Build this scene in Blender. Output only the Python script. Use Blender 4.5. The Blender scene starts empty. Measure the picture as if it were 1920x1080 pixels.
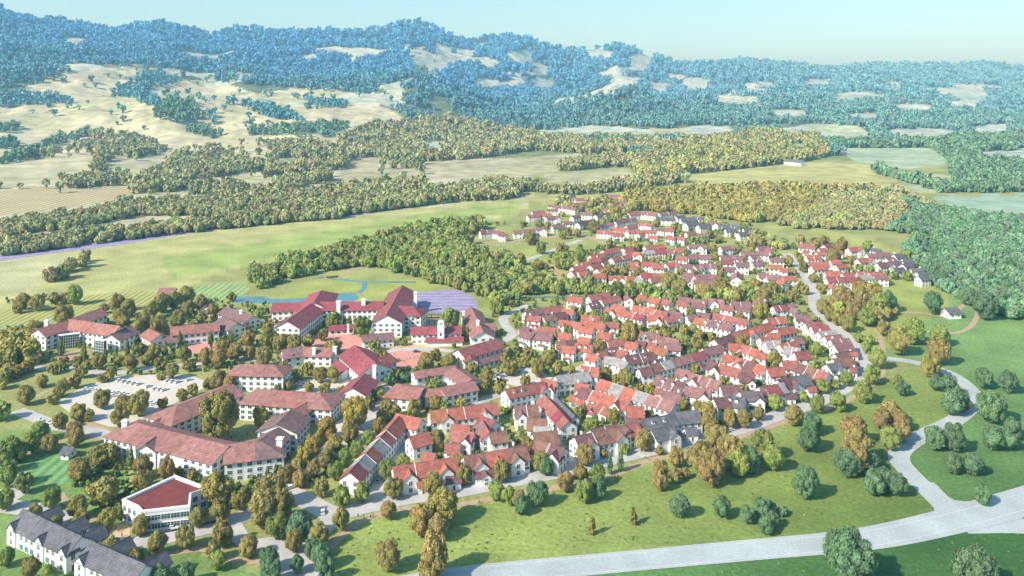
import bpy, bmesh, math, random, zlib
import numpy as np
from mathutils import Vector, Matrix

# ------------------------------------------------------------------ camera, sky, sun, exposure
SC = bpy.context.scene
COL = SC.collection
H, F, HY = 180.0, 1500.0, 150.0            # eye height (m), focal length in photo pixels, horizon row
cam = bpy.data.cameras.new('camera')
cam.sensor_width = 36.0
cam.lens = F / 1920 * 36.0
cam.shift_y = -(540 - HY) / 1920.0
cam.clip_start, cam.clip_end = 1.0, 60000.0
camo = bpy.data.objects.new('camera', cam)
camo.location = (0, 0, H)
camo.rotation_euler = (math.radians(90), 0, 0)
COL.objects.link(camo)
SC.camera = camo

SUN_DIR = Vector((-1.0, -0.70, 0.92)).normalized()      # towards the sun
sun_el = math.asin(SUN_DIR.z)
world = bpy.data.worlds.new("World")
SC.world = world
world.use_nodes = True
wn = world.node_tree
bg = wn.nodes['Background']
sky = wn.nodes.new('ShaderNodeTexSky')
sky.sky_type = 'NISHITA'
sky.sun_disc = False
sky.sun_elevation = sun_el
sky.sun_rotation = math.atan2(SUN_DIR.x, SUN_DIR.y)
sky.altitude = 200
sky.air_density = 1.0
sky.dust_density = 1.6
sky.ozone_density = 1.0
tint = wn.nodes.new('ShaderNodeMixRGB')
tint.blend_type = 'MULTIPLY'
tint.inputs[0].default_value = 1.0
tint.inputs[2].default_value = (0.50, 0.71, 0.78, 1)
wn.links.new(sky.outputs[0], tint.inputs[1])
wn.links.new(tint.outputs[0], bg.inputs[0])
bg.inputs[1].default_value = 0.15

sun = bpy.data.lights.new('sun', 'SUN')
sun.energy = 3.75
sun.angle = math.radians(0.53)
sun.color = (1.0, 0.95, 0.86)
suno = bpy.data.objects.new('sun', sun)
suno.rotation_euler = SUN_DIR.to_track_quat('Z', 'Y').to_euler()
COL.objects.link(suno)
SC.view_settings.view_transform = 'Standard'
SC.view_settings.look = 'None'
SC.view_settings.gamma = 1.0
SC.view_settings.exposure = 0.88
SC.cycles.use_denoising = True
SC.cycles.max_bounces = 5
SC.cycles.diffuse_bounces = 3
SC.cycles.glossy_bounces = 2
SC.cycles.volume_bounces = 0
SC.cycles.use_adaptive_sampling = True
SC.render.use_persistent_data = False

# ------------------------------------------------------------------ helpers
rng = np.random.default_rng(7)
random.seed(7)
ORD = ('first second third fourth fifth sixth seventh eighth ninth tenth eleventh twelfth thirteenth fourteenth '
       'fifteenth sixteenth seventeenth eighteenth nineteenth twentieth').split()
TENS = {2: 'twenty', 3: 'thirty', 4: 'forty', 5: 'fifty', 6: 'sixty'}
def ordinal(k):
    if k < 20: return ORD[k]
    n = k + 1
    if n % 10 == 0: return {20: 'twentieth', 30: 'thirtieth', 40: 'fortieth', 50: 'fiftieth', 60: 'sixtieth'}.get(n, 'last')
    return TENS[n // 10] + '-' + ORD[n % 10 - 1]

def lin(h):
    h = h.lstrip('#')
    out = []
    for i in (0, 2, 4):
        c = int(h[i:i + 2], 16) / 255
        out.append(c / 12.92 if c <= 0.04045 else ((c + 0.055) / 1.055) ** 2.4)
    return tuple(out)
def lk(h, k): return tuple(k * c for c in lin(h))

def at(px, py, z=0.0):
    """world point at height z seen at photo pixel (px, py)"""
    Y = (H - z) * F / (py - HY)
    return Vector(((px - 960) * Y / F, Y, z))
def to_px(X, Y, Z): return 960 + F * X / Y, HY + F * (H - Z) / Y

def tag(o, label=None, cat=None, group=None, kind=None):
    if label: o['label'] = label
    if cat: o['category'] = cat
    if group: o['group'] = group
    if kind: o['kind'] = kind
    return o

def empty(name, loc, rz=0.0):
    o = bpy.data.objects.new(name, None)
    o.empty_display_size = 1
    o.location = loc
    o.rotation_euler = (0, 0, rz)
    COL.objects.link(o)
    return o

class MB:
    """collects faces for one mesh"""
    def __init__(s): s.v, s.f, s.m = [], [], []
    def poly(s, pts, m=0):
        n = len(s.v)
        s.v += [tuple(p) for p in pts]
        s.f.append(tuple(range(n, n + len(pts)))); s.m.append(m)
    def prism(s, base, top, m=0, cap_top=True, cap_bot=False):
        n = len(s.v); k = len(base)
        s.v += [tuple(p) for p in base] + [tuple(p) for p in top]
        for i in range(k):
            j = (i + 1) % k
            s.f.append((n + i, n + j, n + k + j, n + k + i)); s.m.append(m)
        if cap_top: s.f.append(tuple(n + k + i for i in range(k))); s.m.append(m)
        if cap_bot: s.f.append(tuple(n + i for i in reversed(range(k)))); s.m.append(m)
    def box(s, c, d, rz=0.0, m=0):
        ca, sa = math.cos(rz), math.sin(rz)
        def P(x, y, z): return (c[0] + x * ca - y * sa, c[1] + x * sa + y * ca, c[2] + z)
        x, y, z = d[0] / 2, d[1] / 2, d[2] / 2
        s.prism([P(-x, -y, -z), P(x, -y, -z), P(x, y, -z), P(-x, y, -z)],
                [P(-x, -y, z), P(x, -y, z), P(x, y, z), P(-x, y, z)], m, True, True)
    def tube(s, p0, p1, r0, r1, n=7, m=0):
        p0, p1 = Vector(p0), Vector(p1)
        d = (p1 - p0).normalized()
        a = d.orthogonal().normalized(); b = d.cross(a)
        ring = lambda p, r: [p + (a * math.cos(t) + b * math.sin(t)) * r for t in [2 * math.pi * i / n for i in range(n)]]
        s.prism(ring(p0, r0), ring(p1, r1), m, True, True)
    def mesh(s, name, mats):
        me = bpy.data.meshes.new(name)
        me.from_pydata(s.v, [], s.f)
        for m in (mats if isinstance(mats, (list, tuple)) else [mats]): me.materials.append(m)
        if any(s.m): me.polygons.foreach_set('material_index', s.m)
        me.update()
        return me
    def build(s, name, mats, parent=None, loc=(0, 0, 0), rz=0.0, color=None):
        return put(name, s.mesh(name, mats), parent, loc, rz, color)

def put(name, me, parent=None, loc=(0, 0, 0), rz=0.0, color=None, scale=None):
    o = bpy.data.objects.new(name, me)
    o.location = loc
    o.rotation_euler = (0, 0, rz)
    if scale is not None: o.scale = scale
    if color is not None: o.color = (*color, 1)
    if parent is not None: o.parent = parent
    COL.objects.link(o)
    return o

def np_mesh(name, V, Fq, mat, colors=None, smooth=False):
    """big mesh from numpy arrays; Fq is (n,3) or (n,4)"""
    me = bpy.data.meshes.new(name)
    k = Fq.shape[1]
    me.vertices.add(len(V)); me.vertices.foreach_set('co', np.ascontiguousarray(V, np.float32).ravel())
    me.loops.add(len(Fq) * k); me.loops.foreach_set('vertex_index', np.ascontiguousarray(Fq, np.int32).ravel())
    me.polygons.add(len(Fq))
    me.polygons.foreach_set('loop_start', np.arange(0, len(Fq) * k, k, dtype=np.int32))
    me.polygons.foreach_set('loop_total', np.full(len(Fq), k, np.int32))
    if smooth: me.polygons.foreach_set('use_smooth', np.ones(len(Fq), bool))
    if colors is not None:
        a = me.color_attributes.new('tint', 'FLOAT_COLOR', 'POINT')
        c = np.ones((len(V), 4), np.float32); c[:, :3] = colors
        a.data.foreach_set('color', c.ravel())
    me.update(calc_edges=True)
    me.materials.append(mat)
    return me

# ------------------------------------------------------------------ materials
def mat(name, base=(0.5, 0.5, 0.5), rough=0.8, spec=0.3, source=None, noise=0.0, scale=1.0, bump=0.0, bscale=None, fine=0.0, fscale=20.0):
    m = bpy.data.materials.new(name)
    m.use_nodes = True
    nt = m.node_tree; N, L = nt.nodes, nt.links
    b = N['Principled BSDF']
    b.inputs['Roughness'].default_value = rough
    b.inputs['Specular IOR Level'].default_value = spec
    if source == 'object':
        s = N.new('ShaderNodeObjectInfo'); col = s.outputs['Color']
    elif source == 'tint':
        s = N.new('ShaderNodeAttribute'); s.attribute_name = 'tint'; col = s.outputs['Color']
    else:
        s = N.new('ShaderNodeRGB'); s.outputs[0].default_value = (*base, 1); col = s.outputs[0]
    geo = N.new('ShaderNodeNewGeometry')
    def mul(col, nz, amt):
        mr = N.new('ShaderNodeMapRange')
        mr.inputs['From Min'].default_value = 0.3; mr.inputs['From Max'].default_value = 0.7
        mr.inputs['To Min'].default_value = 1 - amt; mr.inputs['To Max'].default_value = 1 + amt
        L.new(nz.outputs[0], mr.inputs['Value'])
        mx = N.new('ShaderNodeMixRGB'); mx.blend_type = 'MULTIPLY'; mx.inputs[0].default_value = 1
        L.new(col, mx.inputs[1]); L.new(mr.outputs[0], mx.inputs[2])
        return mx.outputs[0]
    def nz(sc, det=4.0):
        n = N.new('ShaderNodeTexNoise'); n.inputs['Scale'].default_value = sc; n.inputs['Detail'].default_value = det
        L.new(geo.outputs['Position'], n.inputs['Vector'])
        return n
    if noise: col = mul(col, nz(scale), noise)
    if fine: col = mul(col, nz(fscale, 2.0), fine)
    L.new(col, b.inputs['Base Color'])
    if bump:
        n = nz(bscale or scale * 4, 3.0)
        bp = N.new('ShaderNodeBump'); bp.inputs['Strength'].default_value = bump; bp.inputs['Distance'].default_value = 0.3
        L.new(n.outputs[0], bp.inputs['Height']); L.new(bp.outputs[0], b.inputs['Normal'])
    m['col'] = 1
    return m

M = {}
M['ground'] = mat('ground_cover', source='tint', rough=0.95, spec=0.1, noise=0.22, scale=0.03, fine=0.2, fscale=0.5, bump=0.9, bscale=0.7)
M['hill'] = mat('hill_cover', source='tint', rough=0.95, spec=0.1, noise=0.2, scale=0.006, fine=0.25, fscale=0.03, bump=0.0)
M['leaf'] = mat('tree_leaves', source='object', rough=0.7, spec=0.15, noise=0.2, scale=0.35, fine=0.2, fscale=1.7)
M['leaf_mass'] = mat('wood_leaves', source='tint', rough=0.75, spec=0.1, noise=0.14, scale=0.08)
M['bark'] = mat('bark', lk('#6b5a48', 0.7), 0.9, 0.1, noise=0.25, scale=2)
M['wall'] = mat('white_render', (0.80, 0.79, 0.76), 0.85, 0.2, noise=0.05, scale=0.4, fine=0.03, fscale=3)
M['trim'] = mat('white_trim', (0.82, 0.81, 0.78), 0.6, 0.3)
M['asphalt'] = mat('pale_road', lk('#d0ccc8', 0.72), 0.9, 0.2, noise=0.13, scale=0.12, fine=0.09, fscale=1.3)
M['highway'] = mat('grey_road', lk('#c6cfce', 0.68), 0.9, 0.2, noise=0.14, scale=0.06, fine=0.1, fscale=0.9)
M['kerb'] = mat('kerb_stone', (0.45, 0.44, 0.42), 0.9, 0.2, noise=0.1, scale=1)
M['mark'] = mat('road_paint', (0.62, 0.62, 0.60), 0.7, 0.2, noise=0.1, scale=1)
M['path'] = mat('tan_path', lk('#d8bb9c', 0.62), 0.95, 0.1, noise=0.12, scale=0.3)
M['pave'] = mat('car_park_paving', lk('#e2dacd', 0.74), 0.95, 0.15, noise=0.07, scale=0.15, fine=0.05, fscale=2)
M['pink'] = mat('pink_paving', lk('#e8a999', 0.72), 0.9, 0.2, noise=0.07, scale=0.3, fine=0.06, fscale=2)
M['sand'] = mat('sand_paving', lk('#e2c195', 0.72), 0.9, 0.2, noise=0.1, scale=0.3)
M['brickroof'] = mat('flat_red_membrane', lk('#96504a', 0.6), 0.9, 0.2, noise=0.2, scale=0.25, fine=0.08, fscale=1.5)
M['greyroof'] = mat('grey_flat_roof', (0.42, 0.42, 0.41), 0.85, 0.2, noise=0.08, scale=0.5)
M['door'] = mat('painted_door', lk('#6b5348', 0.8), 0.6, 0.3)
M['rubber'] = mat('tyre_rubber', (0.02, 0.02, 0.02), 0.9, 0.2)
M['hub'] = mat('wheel_metal', (0.5, 0.5, 0.5), 0.4, 0.5)
M['paint'] = mat('car_paint', source='object', rough=0.3, spec=0.5)
M['carglass'] = mat('car_glass', (0.02, 0.03, 0.035), 0.08, 0.6)
M['lamp'] = mat('lamp_lens', (0.6, 0.5, 0.45), 0.2, 0.5)
M['skin'] = mat('skin', (0.45, 0.28, 0.2), 0.6, 0.3)
M['cloth'] = mat('clothing', source='object', rough=0.9, spec=0.1)
M['hair'] = mat('hair', (0.04, 0.03, 0.02), 0.6, 0.3)
M['timber'] = mat('timber', lk('#5c4a3c', 0.7), 0.85, 0.2, noise=0.2, scale=2)
M['metal'] = mat('dark_metal', (0.05, 0.05, 0.055), 0.5, 0.4)
M['glass'] = mat('teal_window_glass', (0.03, 0.085, 0.10), 0.25, 0.35, noise=0.25, scale=0.3)
M['garage'] = mat('teal_garage_door', lk('#7ba7aa', 0.55), 0.6, 0.3, noise=0.08, scale=1.5)
M['water'] = mat('pond_water', lk('#84bfc8', 0.42), 0.12, 0.5, noise=0.12, scale=0.15)
M['shrub'] = mat('shrub_leaves', source='tint', rough=0.8, spec=0.1, noise=0.2, scale=0.6)
def add_wave(m, scale, amt, axis=None, dist=0.6, col=0.0):
    """tile courses / crop rows: a wave texture in world space, as bump and slight colour variation"""
    nt = m.node_tree; N, L = nt.nodes, nt.links
    b = N['Principled BSDF']
    tc = N.new('ShaderNodeTexCoord')
    w = N.new('ShaderNodeTexWave'); w.inputs['Scale'].default_value = scale; w.inputs['Distortion'].default_value = dist
    w.bands_direction = axis or 'Z'
    L.new(tc.outputs['Object'], w.inputs['Vector'])
    if amt:
        bp = N.new('ShaderNodeBump'); bp.inputs['Strength'].default_value = amt; bp.inputs['Distance'].default_value = 0.15
        L.new(w.outputs[1], bp.inputs['Height']); L.new(bp.outputs[0], b.inputs['Normal'])
    if col:
        src = b.inputs['Base Color'].links[0].from_socket
        mr = N.new('ShaderNodeMapRange'); mr.inputs['To Min'].default_value = 1 - col; mr.inputs['To Max'].default_value = 1 + col * 0.5
        L.new(w.outputs[1], mr.inputs['Value'])
        mx = N.new('ShaderNodeMixRGB'); mx.blend_type = 'MULTIPLY'; mx.inputs[0].default_value = 1
        L.new(src, mx.inputs[1]); L.new(mr.outputs[0], mx.inputs[2]); L.new(mx.outputs[0], b.inputs['Base Color'])
M['tile'] = mat('clay_tiles', source='object', rough=0.8, spec=0.25, noise=0.26, scale=0.4, fine=0.26, fscale=2.2)
add_wave(M['tile'], 0.75, 0.3, 'Z', 1.2, 0.12)
M['lavender'] = mat('lavender_rows', lk('#b5aacb', 0.70), 0.95, 0.1, noise=0.15, scale=0.12, fine=0.2, fscale=0.9)
add_wave(M['lavender'], 0.035, 0.0, 'Y', 1.5, 0.22)
M['crop'] = mat('crop_rows', source='object', rough=0.95, spec=0.1, noise=0.1, scale=0.06, fine=0.15, fscale=0.6)
add_wave(M['crop'], 0.06, 0.0, 'X', 1.0, 0.3)
M['vine'] = mat('vineyard_rows', source='object', rough=0.95, spec=0.1, noise=0.08, scale=0.02)
add_wave(M['vine'], 0.03, 0.0, 'X', 0.6, 0.45)

# ------------------------------------------------------------------ terrain
SKY_X = [-700, 0, 30, 75, 115, 165, 220, 260, 300, 340, 380, 405, 440, 480, 505, 560, 640, 690, 740, 770, 800, 850, 870, 900, 955, 990, 1040,
         1080, 1130, 1157, 1200, 1260, 1300, 1350, 1393, 1440, 1500, 1545, 1600, 1700, 1800, 1850, 1890, 1920, 2700]
SKY_Y = [-10, 10, 25, 32, 35, 45, 52, 42, 38, 45, 58, 60, 50, 48, 55, 55, 52, 50, 42, 35, 42, 60, 67, 66, 62, 70, 86,
         88, 86, 80, 92, 112, 117, 113, 108, 115, 118, 126, 119, 118, 118, 116, 122, 124, 126]
SKY_Y = [y + 7 for y in SKY_Y]
def hash2(i, j, s):
    n = (i * 374761393 + j * 668265263 + s * 974634221).astype(np.int64) & 0x7fffffff
    n = ((n ^ (n >> 13)) * 1274126177) & 0x7fffffff
    return ((n ^ (n >> 16)) & 0xffff) / 65535.0
def vnoise(x, y, s=0):
    xi, yi = np.floor(x).astype(np.int64), np.floor(y).astype(np.int64)
    fx, fy = x - xi, y - yi
    fx = fx * fx * (3 - 2 * fx); fy = fy * fy * (3 - 2 * fy)
    a, b = hash2(xi, yi, s), hash2(xi + 1, yi, s)
    c, d = hash2(xi, yi + 1, s), hash2(xi + 1, yi + 1, s)
    return (a * (1 - fx) + b * fx) * (1 - fy) + (c * (1 - fx) + d * fx) * fy - 0.5
def fbm(x, y, o=4, s=0):
    r = 0; a = 1.0
    for k in range(o):
        r = r + a * vnoise(x, y, s + k); x = x * 2.03; y = y * 2.03; a *= 0.5
    return r
def ground_z(X, Y):
    X = np.asarray(X, float); Y = np.asarray(Y, float)
    px = 960 + F * X / np.maximum(Y, 1)
    ys = np.interp(px, SKY_X, SKY_Y)
    Yr = np.interp(px, [-700, 0, 400, 800, 1300, 1920, 2700], [4800, 5000, 5600, 6400, 7200, 8200, 8500])
    Yf = np.interp(px, [-700, 0, 300, 600, 1000, 1400, 2700], [1350, 1350, 1500, 1800, 2400, 2600, 2700])
    zr = H + (HY - ys) * Yr / F
    s = (Y - Yf) / (Yr - Yf)
    sc = np.clip(s, 0, 1)
    z = zr * (0.35 * sc ** 1.2 + 0.65 * sc ** 2.1)
    env = np.clip(s * 5, 0, 1) * np.clip((1 - s) * 3.2, 0.0, 1)
    z = z + env * zr * np.interp(px, [0, 600, 900], [.2, .26, .46]) * fbm(X / 900.0, Y / 1100.0, 5, 3)
    z = z + np.clip(s * 8, 0, 1) * (6 + 12 * sc) * fbm(X / 160.0, Y / 160.0, 3, 9) * np.clip((1.02 - s) * 20, 0.25, 1)
    z = np.where(s > 1, zr * np.clip(1 - (s - 1) * 1.6, 0.0, 1), z)
    return np.where(s <= 0, 0.0, z)

def inpoly(x, y, P):
    P = np.asarray(P, float)
    r = np.zeros(np.shape(x), bool)
    j = len(P) - 1
    for i in range(len(P)):
        xi, yi = P[i]; xj, yj = P[j]
        if yi != yj:
            r ^= ((yi > y) != (yj > y)) & (x < (xj - xi) * (y - yi) / (yj - yi) + xi)
        j = i
    return r
def PL(s):
    a = [float(q) for q in s.replace(',', ' ').split()]
    return list(zip(a[0::2], a[1::2]))

GK = 0.62       # albedo of open land relative to its colour in full sun
ZONES = [   # outlines on the land, in photo pixels, and the plant cover's own colour; later ones lie over earlier ones
    ('#b5ba74', PL('-400 300 2400 300 2400 1400 -400 1400')),
    ('#dbd7ae', PL('-400 120 0 165 45 165 140 125 285 115 250 150 340 150 400 150 480 175 560 165 650 168 730 205 780 235 1000 330 1000 380 -400 480')),
    ('#c9c49a', PL('640 300 900 300 1130 285 1130 300 1000 330 640 345')),
    ('#cfcb9f', PL('1020 325 1180 317 1190 332 1110 350 1030 345')),
    ('#d3d0a8', PL('1010 245 1360 238 1350 250 1010 262')),
    ('#cdd9b0', PL('1495 232 1595 228 1640 255 1555 262')),
    ('#bdd2ad', PL('1570 278 1760 276 1790 306 1700 318 1600 302')),
    ('#c8d2a6', PL('1680 345 1730 325 1830 330 1830 345 1720 362')),
    ('#b4d0b4', PL('1725 365 2200 362 2200 405 1860 405 1790 388')),
    ('#a9cfc4', PL('1480 160 1560 165 1620 190 1600 196 1500 180 1700 160 1900 170 1900 190 1760 185')),
    ('#a9cbb4', PL('1660 243 1800 240 1800 250 1680 252')),
    ('#d3d189', PL('980 372 1200 340 1500 304 1640 308 1700 330 1660 355 1400 352 1200 365 1050 390')),
    ('#d0d08a', PL('-400 560 0 470 150 462 400 425 700 398 960 368 1000 395 860 422 700 455 560 475 400 515 330 545 150 565 -400 640')),
    ('#b7c974', PL('300 485 560 440 800 400 960 380 980 395 700 440 420 505 320 520')),
    ('#d9d8a2', PL('-400 500 0 480 110 478 150 490 60 545 -400 600')),
    ('#c5c874', PL('1285 398 1500 435 1640 470 1700 485 1730 505 1640 450 1480 425')),
    ('#bcc56c', PL('330 545 520 560 620 515 800 525 950 590 900 470 1130 460 1100 500 960 560 700 560 500 575')),
    ('#a8b964', PL('600 1100 640 1000 700 965 960 935 1160 890 1400 830 1600 750 1700 690 1790 720 1800 770 1690 850 1760 950 1600 1010 1100 1070')),
    ('#93b66e', PL('1640 560 1720 520 1860 570 2300 640 2300 960 1920 940 1770 955 1690 850 1830 750 1790 700 1660 672 1620 620')),
    ('#b4bf67', PL('1540 520 1700 500 1790 560 1690 640 1640 665 1560 590')),
    ('#76a05c', PL('1080 1075 1400 1040 1780 968 2300 940 2300 1300 900 1300 860 1085')),
    ('#8fae62', PL('-400 840 130 800 240 890 240 1000 440 1060 560 1100 -400 1300')),
]
PATCH = [(650, 88, 720, 106), (848, 90, 884, 110), (893, 106, 938, 127), (948, 93, 1004, 117), (988, 127, 1028, 142), (998, 146, 1045, 165), (888, 146, 942, 164), (1098, 93, 1148, 107), (1172, 100, 1224, 132),
         (1138, 143, 1208, 161), (1208, 153, 1264, 170), (1248, 136, 1284, 150), (1278, 143, 1334, 169), (1320, 180, 1440, 194), (1396, 153, 1454, 169), (1655, 153, 1700, 167), (1750, 158, 1876, 182), (1676, 195, 1764, 207),
         (1766, 186, 1854, 202), (1655, 240, 1790, 258), (1815, 233, 1910, 250), (1468, 235, 1522, 247), (1276, 235, 1380, 252), (1472, 268, 1508, 278), (1836, 278, 1990, 295), (1008, 235, 1224, 252), (782, 265, 844, 280), (1560, 172, 1640, 186), (1500, 148, 1570, 160),
         (120, 70, 160, 82), (560, 100, 600, 110), (1590, 210, 1660, 222), (1440, 205, 1520, 217)]
def in_patch(px, py, X, Y):
    n = fbm(X / 70.0, Y / 150.0, 3, 61)
    r = np.zeros(np.shape(px), bool)
    for x0, y0, x1, y1 in PATCH:
        r |= ((px - (x0 + x1) / 2) / ((x1 - x0) / 2)) ** 2 + ((py - (y0 + y1) / 2) / ((y1 - y0) / 2)) ** 2 + 1.3 * n < 1
    return r
def GLADE(px): return np.interp(px, [0, 600, 850, 1000, 1900], [.40, .30, .17, .16, .16])
def land_colour(X, Y, Z):
    px, py = to_px(X, np.maximum(Y, 60), Z)
    # wobble the outlines a little so that borders are not ruler-straight
    wob = 5 * fbm(X / 30.0, Y / 60.0, 3, 21)
    C = np.empty(X.shape + (3,))
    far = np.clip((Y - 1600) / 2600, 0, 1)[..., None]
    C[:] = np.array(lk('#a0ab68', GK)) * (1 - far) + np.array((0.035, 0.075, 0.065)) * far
    for h, P in ZONES[:]:
        k = inpoly(px + wob, py + wob * 0.35, P)
        C[k] = lk(h, GK)
    # vignette painted into the meadow colour: shade deepens towards the south-east
    vignette = np.clip((px - 1050) / 800, 0, 1) * np.clip((py - 570) / 380, 0, 1) * (Y < 1000)
    vignette = np.clip(vignette + 0.25 * fbm(X / 40.0, Y / 25.0, 3, 50) * (vignette > 0.03), 0, 1)[..., None]
    C = C * (1 - 0.58 * vignette * np.array([1.0, 0.80, 0.95]))
    # bare pale glades on the forested range
    g = fbm(X / 260.0, Y / 330.0, 4, 77)
    # field by field the stubble and pasture differ a little
    cell = hash2(np.floor((X + 60 * fbm(X / 200., Y / 200., 2, 5)) / 170.).astype(np.int64), np.floor((Y + .35 * X) / 190.).astype(np.int64), 4)[..., None]
    slope = ((Y > 1150) & (px < 1100))[..., None]
    C = np.where(slope, C * (1 + (cell - .5) * np.array([.22, .16, .34])), C)
    C[in_patch(px, py, X, Y) & (Y > 1500)] = lk('#cbd8c6', 0.62)
    up = (Y > 2900) & (Z > 40)
    C[up & (g > GLADE(px))] = lk('#ccd6bf', 0.62)
    return C

ROWS_Y = list(1 / np.linspace(1 / 90.0, 1 / 1500.0, 330))
while ROWS_Y[-1] < 11000: ROWS_Y.append(ROWS_Y[-1] * 1.0075)
ROWS_Y = np.array(ROWS_Y)
TT = np.concatenate([np.linspace(-1.3, -0.72, 30)[:-1], np.linspace(-0.72, 0.72, 620), np.linspace(0.72, 1.3, 30)[1:]])
split = int(np.searchsorted(ROWS_Y, 1340))
def terrain(name, rows, m):
    Yg, Tg = np.meshgrid(rows, TT, indexing='ij')
    Xg = Yg * Tg
    Zg = ground_z(Xg, Yg)
    V = np.stack([Xg, Yg, Zg], -1).reshape(-1, 3)
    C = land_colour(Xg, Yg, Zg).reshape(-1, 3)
    nr, nc = Yg.shape
    i = np.arange(nr - 1)[:, None] * nc + np.arange(nc - 1)[None, :]
    Q = np.stack([i, i + 1, i + nc + 1, i + nc], -1).reshape(-1, 4)
    o = put(name, np_mesh(name, V, Q, m, C, smooth=True))
    tag(o, kind='structure')
    return o
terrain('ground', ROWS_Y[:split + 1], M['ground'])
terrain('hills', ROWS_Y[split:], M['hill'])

# ------------------------------------------------------------------ roads, paths, paving, water (sheets a little above the ground)
def smooth_line(pts, n=10):
    P = [Vector(p) for p in pts]
    P = [P[0] * 2 - P[1]] + P + [P[-1] * 2 - P[-2]]
    out = []
    for i in range(1, len(P) - 2):
        a, b, c, d = P[i - 1:i + 3]
        for k in range(n):
            t = k / n
            out.append(0.5 * ((2 * b) + (c - a) * t + (2 * a - 5 * b + 4 * c - d) * t * t + (3 * b - a - 3 * c + d) * t ** 3))
    out.append(P[-2])
    return out
ROADLINES = []
def ribbon(name, pxs, width, m, z=0.04, n=10, kerb=False, label=None, block=True):
    line = smooth_line([at(x, y) for x, y in pxs], n)
    if isinstance(width, (int, float)): ws = [width] * len(line)
    else: ws = list(np.interp(np.linspace(0, 1, len(line)), np.linspace(0, 1, len(width)), width))
    L_, R_ = [], []
    for i, p in enumerate(line):
        d = (line[min(i + 1, len(line) - 1)] - line[max(i - 1, 0)]); d.z = 0
        d.normalize(); nrm = Vector((-d.y, d.x, 0))
        L_.append(p + nrm * ws[i] / 2); R_.append(p - nrm * ws[i] / 2)
    mb = MB()
    for i in range(len(line) - 1):
        mb.poly([(*R_[i].xy, z), (*R_[i + 1].xy, z), (*L_[i + 1].xy, z), (*L_[i].xy, z)])
    o = mb.build(name, m); tag(o, kind='structure')
    if block: ROADLINES.append((np.array([p.xy[:] for p in line]), max(ws) / 2))
    if kerb:
        kb = MB()
        for side, sg in ((L_, 1), (R_, -1)):
            for i in range(len(line) - 1):
                a, b = side[i], side[i + 1]
                d = (b - a); d.z = 0
                if d.length < 1e-4: continue
                d.normalize(); nn = Vector((-d.y, d.x, 0)) * sg * 0.3
                kb.poly([(*a.xy, 0.14), (*b.xy, 0.14), (*(b + nn).xy, 0.14), (*(a + nn).xy, 0.14)])
                kb.poly([(*a.xy, 0.0), (*b.xy, 0.0), (*b.xy, 0.14), (*a.xy, 0.14)])
        k = kb.build('kerb', M['kerb']); tag(k, kind='structure')
    return line
def sheet(name, pxs, m, z=0.03, color=None, block=True, smooth=True):
    pts = [at(x, y) for x, y in pxs]
    if smooth: pts = smooth_line(pts + [pts[0]], 4)[:-1]
    bm = bmesh.new()
    f = bm.faces.new([bm.verts.new((p.x, p.y, z)) for p in pts])
    f.normal_update()
    if f.normal.z < 0: f.normal_flip()
    bmesh.ops.triangulate(bm, faces=[f])
    me = bpy.data.meshes.new(name); bm.to_mesh(me); bm.free()
    me.materials.append(m)
    o = put(name, me, color=color)
    tag(o, kind='structure')
    if block: SHEETS.append([(p.x, p.y) for p in pts])
    return o
SHEETS = []
sheet('crop_field', PL('0 585 100 565 250 545 330 560 240 590 120 605 0 615'), M['crop'], 0.02, lk('#c9ca7c', GK), block=True)
sheet('crop_field', PL('-200 640 0 610 110 598 40 625 -200 690'), M['crop'], 0.025, lk('#b9c98c', GK), block=False)
sheet('vineyard', PL('-300 395 0 352 110 350 245 352 235 370 165 385 0 404 -300 440'), M['vine'], 0.03, lk('#ddcfa0', GK), block=False)
sheet('crop_field', PL('60 868 82 850 138 845 138 898 70 910 45 895'), M['crop'], 0.02, lk('#8fc07c', GK))
sheet('lawn', PL('330 545 430 530 470 545 380 575 300 585'), M['crop'], 0.02, lk('#b6d08a', GK), block=False)
sheet('lavender_field', PL('782 548 860 543 890 560 895 575 880 590 800 588 780 580'), M['lavender'], 0.05)
sheet('lavender_field', PL('-100 486 0 479 210 450 400 420 560 404 690 394 690 402 560 414 400 432 210 461 100 475 -100 503'), M['lavender'], 0.05, block=False)
sheet('pond', PL('436 556 495 556 510 560 570 559 660 549 662 566 570 573 505 569 440 568'), M['water'], 0.05)
ribbon('creek', PL('600 520 640 524 680 528 720 529 780 529'), 4.5, M['water'], 0.06)
ribbon('creek', PL('672 550 682 541 684 530'), 4.5, M['water'], 0.055)
ribbon('creek', PL('935 558 960 556 985 558 1025 557 1060 558 1090 555'), 5, M['water'], 0.06)
ribbon('footpath', PL('600 524 640 516 670 503 700 506'), 4, M['path'], 0.07)

PV = PL('105 755 150 728 215 706 295 702 355 703 387 715 382 728 335 752 285 778 235 800 205 800 140 780')
sheet('car_park', PV, M['pave'], 0.03, smooth=False)
sheet('car_park', PL('548 740 570 712 640 705 665 715 650 735 600 745'), M['pave'], 0.03, smooth=False)
sheet('car_park', PL('925 712 950 688 1010 692 1040 712 1000 735'), M['pave'], 0.03, smooth=False)
sheet('plaza', PL('733 658 765 654 800 658 790 680 775 693 742 694 733 680'), M['pink'], 0.035)
sheet('plaza', PL('560 640 590 628 640 622 672 632 690 650 650 660 590 650'), M['pink'], 0.035)
sheet('plaza', PL('600 625 700 640 780 640 830 655 800 662 730 655 690 668 680 645'), M['sand'], 0.03)
sheet('playground', PL('775 610 782 598 828 592 832 612 800 616'), M['sand'], 0.03)
sheet('terrace', PL('345 662 360 645 395 642 405 656 360 666'), M['pink'], 0.03)
sheet('terrace', PL('95 672 150 655 170 660 110 680'), M['path'], 0.035)
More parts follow.
